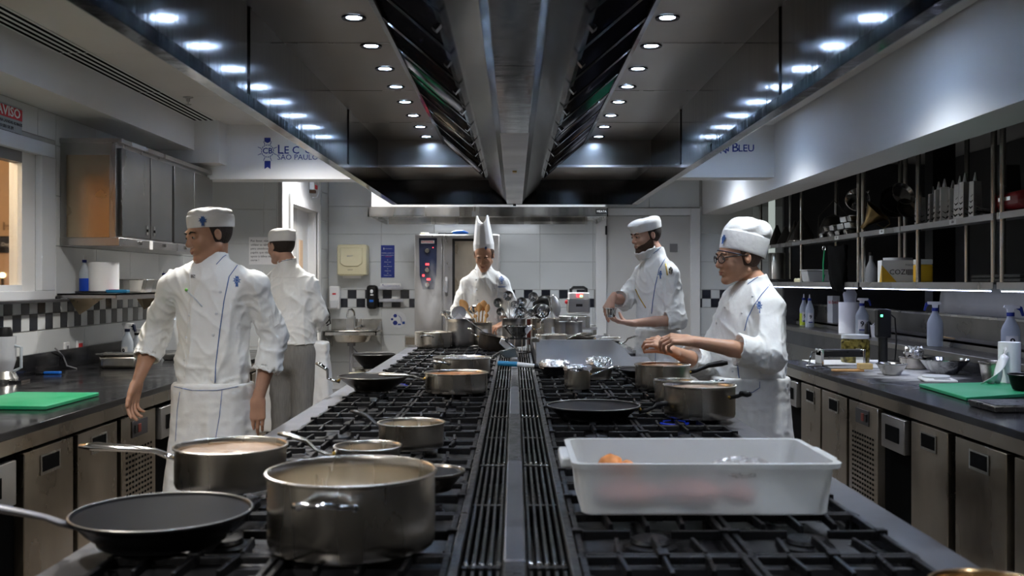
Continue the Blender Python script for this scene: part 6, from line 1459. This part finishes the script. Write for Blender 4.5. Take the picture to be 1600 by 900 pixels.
    return dict(root=root, base=base, hit=hit, line=line, patch=patch, badge=badge, button=button, hq=hq, hc=hc, hA=hA, W=W, s=hs, fwd=fwd, lat=lat)
def hat(p, rows, c=(0, -.02, .03), tilt=0, m='cloth_hat', name='hat', n=64, fn=None, roll=0, noise=.0, seed=0):
    """rows: (rx, ry, z, y shift) rings in the head's frame"""
    hA = p['hA'] @ np.array(Matrix.Rotation(R(tilt), 3, 'X')) @ np.array(Matrix.Rotation(R(roll), 3, 'Y')); o = p['hc']; s = p['s']; V = []
    rnd = np.random.RandomState(seed+1)
    for j, rw in enumerate(rows):
        rx, ry, z = rw[:3]; sh = rw[3] if len(rw) > 3 else 0; am = rw[4] if len(rw) > 4 else 0
        row = []
        for k in range(n+1):
            a = 2*PI*(k % n)/n; q = np.array((rx*math.cos(a), ry*math.sin(a)+sh, z)); 
            if am: q = q*np.array((1, 1, 1))+np.array((math.cos(a)*am*math.sin(a*7+j), math.sin(a)*am*math.sin(a*9+2*j), am*.8*math.sin(a*5+j*1.3)))
            if fn: q = fn(q, a, j)
            row.append(Vector(o+hA @ ((q+np.array(c))*s))-p['base'])
        V.append(row[:-1])
    gg = G(); gg.add([q_ for r_ in V for q_ in r_], [(j*n+i, j*n+(i+1) % n, (j+1)*n+(i+1) % n, (j+1)*n+i) for j in range(len(V)-1) for i in range(n)])
    ob = gg.build(name, m, p['root'], ang=50)
    sm = ob.modifiers.new('s', 'SOLIDIFY'); sm.thickness = .003; sm.offset = 1
    sb = ob.modifiers.new('u', 'SUBSURF'); sb.levels = sb.render_levels = 1
    return ob, hA
def hat_badge(p, hA, c, ang, z, r, sc, ry=None):
    """emblem stitched on the hat band at an angle (0 = subject's left, 90 = front)"""
    g = G(); o = p['hc']; s = p['s']; ry = ry or r
    def q(a, b):
        t = R(ang)-a*sc/r*1.0; v = np.array((r*math.cos(t), ry*math.sin(t), z+b*sc))+np.array(c)
        nrm = np.array((math.cos(t), math.sin(t), 0))*.005; return Vector(o+hA @ ((v+nrm)*s))-p['base']
    n = 12
    for k in range(n):
        a = 2*PI*k/n; b = 2*PI*(k+1)/n; g.add([q(0, 0), q(.36*math.cos(a), .36*math.sin(a)), q(.36*math.cos(b), .36*math.sin(b))], [(0, 1, 2)])
    for k in range(8):
        a = 2*PI*k/8+.2; ca, sa = math.cos(a), math.sin(a); g.add([q(ca*.3-sa*.09, sa*.3+ca*.09), q(ca*.58, sa*.58), q(ca*.3+sa*.09, sa*.3-ca*.09)], [(0, 1, 2)])
    g.add([q(-.16, -.3), q(.16, -.3), q(.17, -.9), q(0, -.78), q(-.17, -.9)], [(0, 1, 2, 3, 4)]); g.add([q(-.16, .3), q(.16, .3), q(.17, .6), q(0, .5), q(-.17, .6)], [(0, 1, 2, 3, 4)])
    g.build('hat_emblem', 'blue_thread', p['root'], smooth=False)
# ---------------------------------------------------------------- young cook on the left
p = person('young cook standing left of the range, head turned left, arms hanging', 4.44,
    dict(head=(324, 366), neck=(333, 405, .02), shoR=(262, 440, .03), shoL=(405, 438, -.02), elbR=(243, 521, .10), elbL=(430, 523, .03), wriR=(215, 596, .0), wriL=(404, 622, -.03), pelvis=(334, 612), hem=(334, 603)),
    -8, dict(rot=(-47, 12, 2), hair='hair', goatee=1, nape=-.05, gaze=-.004),
    dict(R=dict(d=(-.15, -.25, -.95), palm=(.9, -.2, .1), thumb_side=1, curls=[.25, .35, .45, .5], thumb=(.35, .1)), L=dict(d=(-.1, -.12, -1), palm=(-.1, 1, 0), thumb_side=-1, curls=[.2, .22, .28, .32], thumb=(.3, .3))),
    skin='skin_tan', apron=dict(flare=.02, w=.97), arms_cuff=(.58, .50), sleeve=1.05, apron_len=.5)
h, A = hat(p, [(.084, .104, -.004), (.086, .106, .0), (.088, .108, .03), (.088, .108, .052), (.080, .100, .056), (.082, .102, .062, 0, .002), (.078, .098, .075, 0, .004), (.055, .07, .085, 0, .004), (.02, .03, .086, 0, .002), (.001, .001, .086)], tilt=9)
hat_badge(p, A, (0, -.02, .03), 40, .028, .088, .03, .108)
p['line']('piping', [(376, 407), (358, 432), (350, 470), (343, 520), (337, 570), (336, 598)], 'blue_thread')
p['line']('piping', [(362, 393), (349, 401), (338, 413)], 'blue_thread', .002)
p['line']('piping', [(281, 612), (277, 640), (274, 690)], 'blue_thread', .002); p['line']('piping', [(347, 610), (343, 650), (336, 690)], 'blue_thread', .002); p['line']('piping', [(272, 604), (300, 610), (340, 610), (372, 604)], 'blue_thread', .002)
p['line']('seam', [(297, 418), (296, 470), (291, 530), (288, 590)], 'cloth_apron', .0025); p['line']('seam', [(424, 455), (430, 470), (436, 505), (428, 512), (424, 480)], 'cloth_apron', .0016)
p['badge'](370, 438, 12)
for a, b in ((344, 456), (338, 490), (333, 523), (331, 593), (296, 493), (291, 527), (289, 562)): p['button'](a, b)
q = p['line']('pen', [(292, 454), (304, 466), (316, 479)], 'bottle_plastic', .0042); h_ = p['hit'](291, 453, .006)
if h_: G().ball(h_, .007).build('pen_cap', 'leaf', p['root'])
p['patch']('pen_clip', [[(298, 429), (305, 429), (305, 434), (298, 434)]], 'grey_plastic')
# ---------------------------------------------------------------- cook seen from behind
p = person('cook seen from behind at left, white jacket, grey trousers, small white cap', 6.9,
    dict(head=(438, 384), neck=(449, 411, .0), shoR=(488, 440, -.02), shoL=(415, 440, .04), elbR=(500, 492, .02), elbL=(402, 492, .08), wriR=(487, 520, .28), wriL=(420, 515, .30), pelvis=(456, 546), hem=(456, 538)),
    172, dict(rot=(-128, 6, 0), hair='hair', nape=-.06), dict(R=dict(palm=(0, 0, -1), curl=.6), L=dict(palm=(0, 0, -1), thumb_side=-1, curl=.6)),
    skin='skin_fair', apron=dict(shift=.03, flare=.02, w=1.32, cut=1), arms_cuff=(.6, .6), apron_len=.62, belly=.98, sleeve=.95)
h, A = hat(p, [(.084, .104, -.004), (.086, .106, .0), (.088, .108, .025), (.086, .106, .045), (.084, .104, .05, 0, .002), (.086, .104, .065, -.004, .003), (.07, .085, .082, -.006, .003), (.03, .04, .09), (.001, .001, .09)], tilt=4)
p['line']('piping', [(430, 411), (445, 407), (457, 405)], 'blue_thread', .0025); p['line']('yoke_seam', [(408, 430), (440, 434), (470, 433), (497, 432)], 'cloth_apron', .002); p['line']('waist_seam', [(418, 540), (460, 539), (492, 536)], 'cloth_apron', .004)
# ---------------------------------------------------------------- chef with the tall toque
p = person('chef in a tall white pleated toque bending over behind the range', 9.0,
    dict(head=(756, 399, -.02), neck=(756, 416, .06), shoR=(727, 440, .02), shoL=(788, 439, .02), elbR=(715, 487, -.02), elbL=(803, 487, -.02), wriR=(738, 512, -.16), wriL=(786, 506, -.12), pelvis=(759, 532, .08), hem=(759, 545)),
    3, dict(rot=(-8, 27, 0), hair='hair_brown', s=1.04, closed=True, nape=-.03), dict(R=dict(palm=(0, 0, -1), d=(.5, -.5, -.2), curl=.6), L=dict(palm=(.1, .2, -1), d=(-.7, -.5, -.3), thumb_side=-1, curl=.7)),
    skin='skin_warm', size=1.06, apron=dict(w=1.0), arms_cuff=(.75, .75), apron_len=.5, belly=1.1, sleeve=1.1)
def tq(q, a, j):
    k = 1+.012*math.sin(a*12)*min(1, j/3); q = q*np.array((k, k, 1))
    if j >= 6: q = q+np.array((0, 0, .045*math.cos(2*a)*(1 if j >= 7 else .5)))
    return q
h, A = hat(p, [(.083, .100, .0), (.084, .101, .035), (.086, .103, .07), (.081, .097, .075), (.072, .088, .15), (.060, .075, .22), (.052, .06, .26), (.042, .045, .27), (.02, .02, .19)], tilt=21, fn=tq, roll=-2, m='paper_white', n=96, name='toque')
hat_badge(p, A, (0, -.02, .03), 68, .035, .084, .022, .101)
p['badge'](784, 436, 9); p['patch']('name_line', [[(778, 447.5), (790, 447.5), (790, 449), (778, 449)]], 'blue_thread')
p['line']('seam', [(776, 418), (777, 450), (776, 500)], 'cloth_apron', .003)
for a, b in ((743, 421), (744, 437), (745, 453), (746, 469), (773, 450), (773, 468)): p['button'](a, b, .008)
p['line']('armhole_seam', [(722, 440), (722, 455), (723, 475)], 'trouser', .0015)
# ---------------------------------------------------------------- woman with glasses
p = person('woman cook with glasses and soft white hat working at right of range', 5.25,
    dict(head=(1152, 401), neck=(1180, 444, .0), shoR=(1143, 474, .15), shoL=(1205, 476, -.13), elbR=(1104, 572, .12), elbL=(1203, 556, -.24), wriR=(1050, 548, -.10), wriL=(1081, 533, -.30), pelvis=(1172, 600), hem=(1172, 592)),
    -52, dict(rot=(-76, 6, 0), hair='hair_brown', s=1.04, jaw=1.0, nape=-.05),
    dict(R=dict(d=(-.85, -.1, .5), palm=(.25, .5, -.75), thumb_side=1, curls=[.8, .85, .9, 1.0], thumb=(.35, .5)), L=dict(d=(-.98, -.05, .12), palm=(-.25, .45, -.85), thumb_side=-1, curls=[.6, .7, .8, .9], thumb=(.4, .6))),
    skin='skin_warm', apron=dict(w=.96, flare=.0), arms_cuff=(.42, .50), sleeve=1.25, belly=1.2, size=1.12, apron_len=.45)
wh, A = hat(p, [(.086, .108, -.012), (.088, .110, -.004), (.092, .113, .045), (.094, .112, .075), (.090, .108, .078), (.093, .110, .084, -.002, .003), (.094, .108, .105, -.008, .005), (.085, .095, .135, -.014, .006), (.065, .07, .150, -.018, .005), (.03, .03, .155, -.02, .003), (.001, .001, .155, -.02)], tilt=20, roll=0)
hat_badge(p, A, (0, -.02, .03), 78, .03, .092, .03, .113)
# glasses
hq = p['hq']; gl_ = None
for x in (-1, 1):
    fr = [hq(x*(.032)+.022*math.cos(a), .101-.25*abs(x*(.032)+.022*math.cos(a))**1.2*1.6, -.004+.017*math.sin(a)) for a in [2*PI*k/20 for k in range(21)]]
    t = G().tube(fr, .0022, 6).build('glasses_rim', 'black', p['root'], ang=180)
    t2 = G().add([tuple(v) for v in fr[:-1]], [tuple(range(20))]).build('lens', 'film' if False else 'glass_lens' if 'glass_lens' in MATS else mat('glass_lens', (.25, .28, .3), .05, alpha=.35), t, smooth=False)
    G().tube([hq(x*.054, .086, .004), hq(x*.078, .04, .006), hq(x*.083, -.01, .004)], .003, 6).build('glasses_temple', 'black', p['root'], ang=180)
G().tube([hq(-.010, .104, .002), hq(0, .106, .005), hq(.010, .104, .002)], .002, 6).build('glasses_bridge', 'black', p['root'])
G().tube([hq(.083*math.cos(a), -.02+.108*math.sin(a), .028-.030*(1-math.sin(a))+.001*k) for k, a in enumerate([R(20+8*i) for i in range(12)])], .0035, 6).build('patterned_band', 'navy', p['root'], ang=180)
p['line']('piping', [(1203, 445), (1190, 460), (1178, 477), (1168, 497), (1163, 517)], 'blue_thread', .0024); p['line']('piping', [(1193, 428), (1180, 435), (1168, 444)], 'blue_thread', .0022)
p['line']('piping', [(1152, 567), (1154, 585), (1155, 591)], 'blue_thread', .0024); p['line']('piping', [(1187, 596), (1187, 606), (1176, 613), (1150, 617), (1135, 617)], 'blue_thread', .0024)
p['badge'](1186, 478, 13, sx=.8)
for a, b in ((1176, 463), (1159, 489), (1145, 580), (1133, 480), (1120, 505)): p['button'](a, b)
# ---------------------------------------------------------------- bearded man with the steel cup
p = person('bearded cook in a white cap holding a small steel cup by the rear door', 7.25,
    dict(head=(1008, 367), neck=(1024, 396, .0), shoR=(1001, 423, .14), shoL=(1051, 424, -.14), elbR=(976, 470, .10), elbL=(1058, 500, -.20), wriR=(957, 465, -.10), wriL=(987, 505, -.26), pelvis=(1028, 528), hem=(1028, 517)),
    -50, dict(rot=(-66, 12, 0), hair='hair', beard=-.050, nape=-.06, s=1.06),
    dict(R=dict(d=(-.45, -.2, -.8), palm=(.4, .3, -.3), thumb_side=1, curls=[.35, .45, .6, .7], thumb=(.4, .5)), L=dict(d=(-.97, -.1, .12), palm=(.05, .15, 1), thumb_side=1, curls=[.3, .3, .35, .4], thumb=(.7, .9))),
    skin='skin_fair', apron=dict(w=.92), arms_cuff=(.25, .46), sleeve=1.12, size=1.03, apron_len=.5, belly=.95)
h, A = hat(p, [(.084, .106, -.004), (.086, .108, .0), (.089, .110, .02), (.092, .116, .035, .004), (.094, .120, .05, .008, .002), (.088, .112, .068, .006, .002), (.06, .08, .080, .0, .002), (.02, .03, .083), (.001, .001, .083)], tilt=-3)
p['line']('piping', [(1042, 399), (1030, 420), (1024, 445), (1020, 470), (1018, 490)], 'blue_thread', .003); p['line']('piping', [(1036, 383), (1028, 390), (1021, 396)], 'blue_thread', .003); p['line']('piping', [(1025, 530), (1024, 560), (1024, 580)], 'blue_thread', .003)
p['badge'](1032, 428, 9, sx=.7)
p['line']('gold_pen', [(993, 452), (1000, 466), (1009, 481)], 'gold', .0055)
p['patch']('pocket', [[(1040, 428), (1054, 428), (1053, 460), (1041, 458)]], 'cloth_apron')
p['line']('pocket_spoon', [(1040, 412), (1043, 430)], 'gold', .006); h_ = p['hit'](1048, 423, .01)
if h_: G().ball(h_, .016, .008, .028).build('pocket_spoon', 'polished', p['root'])
hq = p['hq']; rows = []
for j in range(6):
    t = j/5; rows.append([hq(math.sin(a)*(.072-.01*t)+.002*math.sin(9*a+j), .01+math.cos(a)*(.085-.02*t)+.003*math.sin(7*a+2*j), -.088-.05*t-.02*math.cos(a)+.003*math.sin(11*a+j)) for a in [R(-110+220*i/30) for i in range(31)]])
q = G().grid(rows).build('beard_net', 'paper_white', p['root'], ang=180); q.modifiers.new('s', 'SOLIDIFY').thickness = .004
d = 6.94; o = thing('steel_cup', 'small steel cup in the bearded cook\'s hand', 'cup', (XP(955, d), d, ZP(496, d))); vessel_geo(.038, .062, .034, n=28).build('body', 'polished', o)
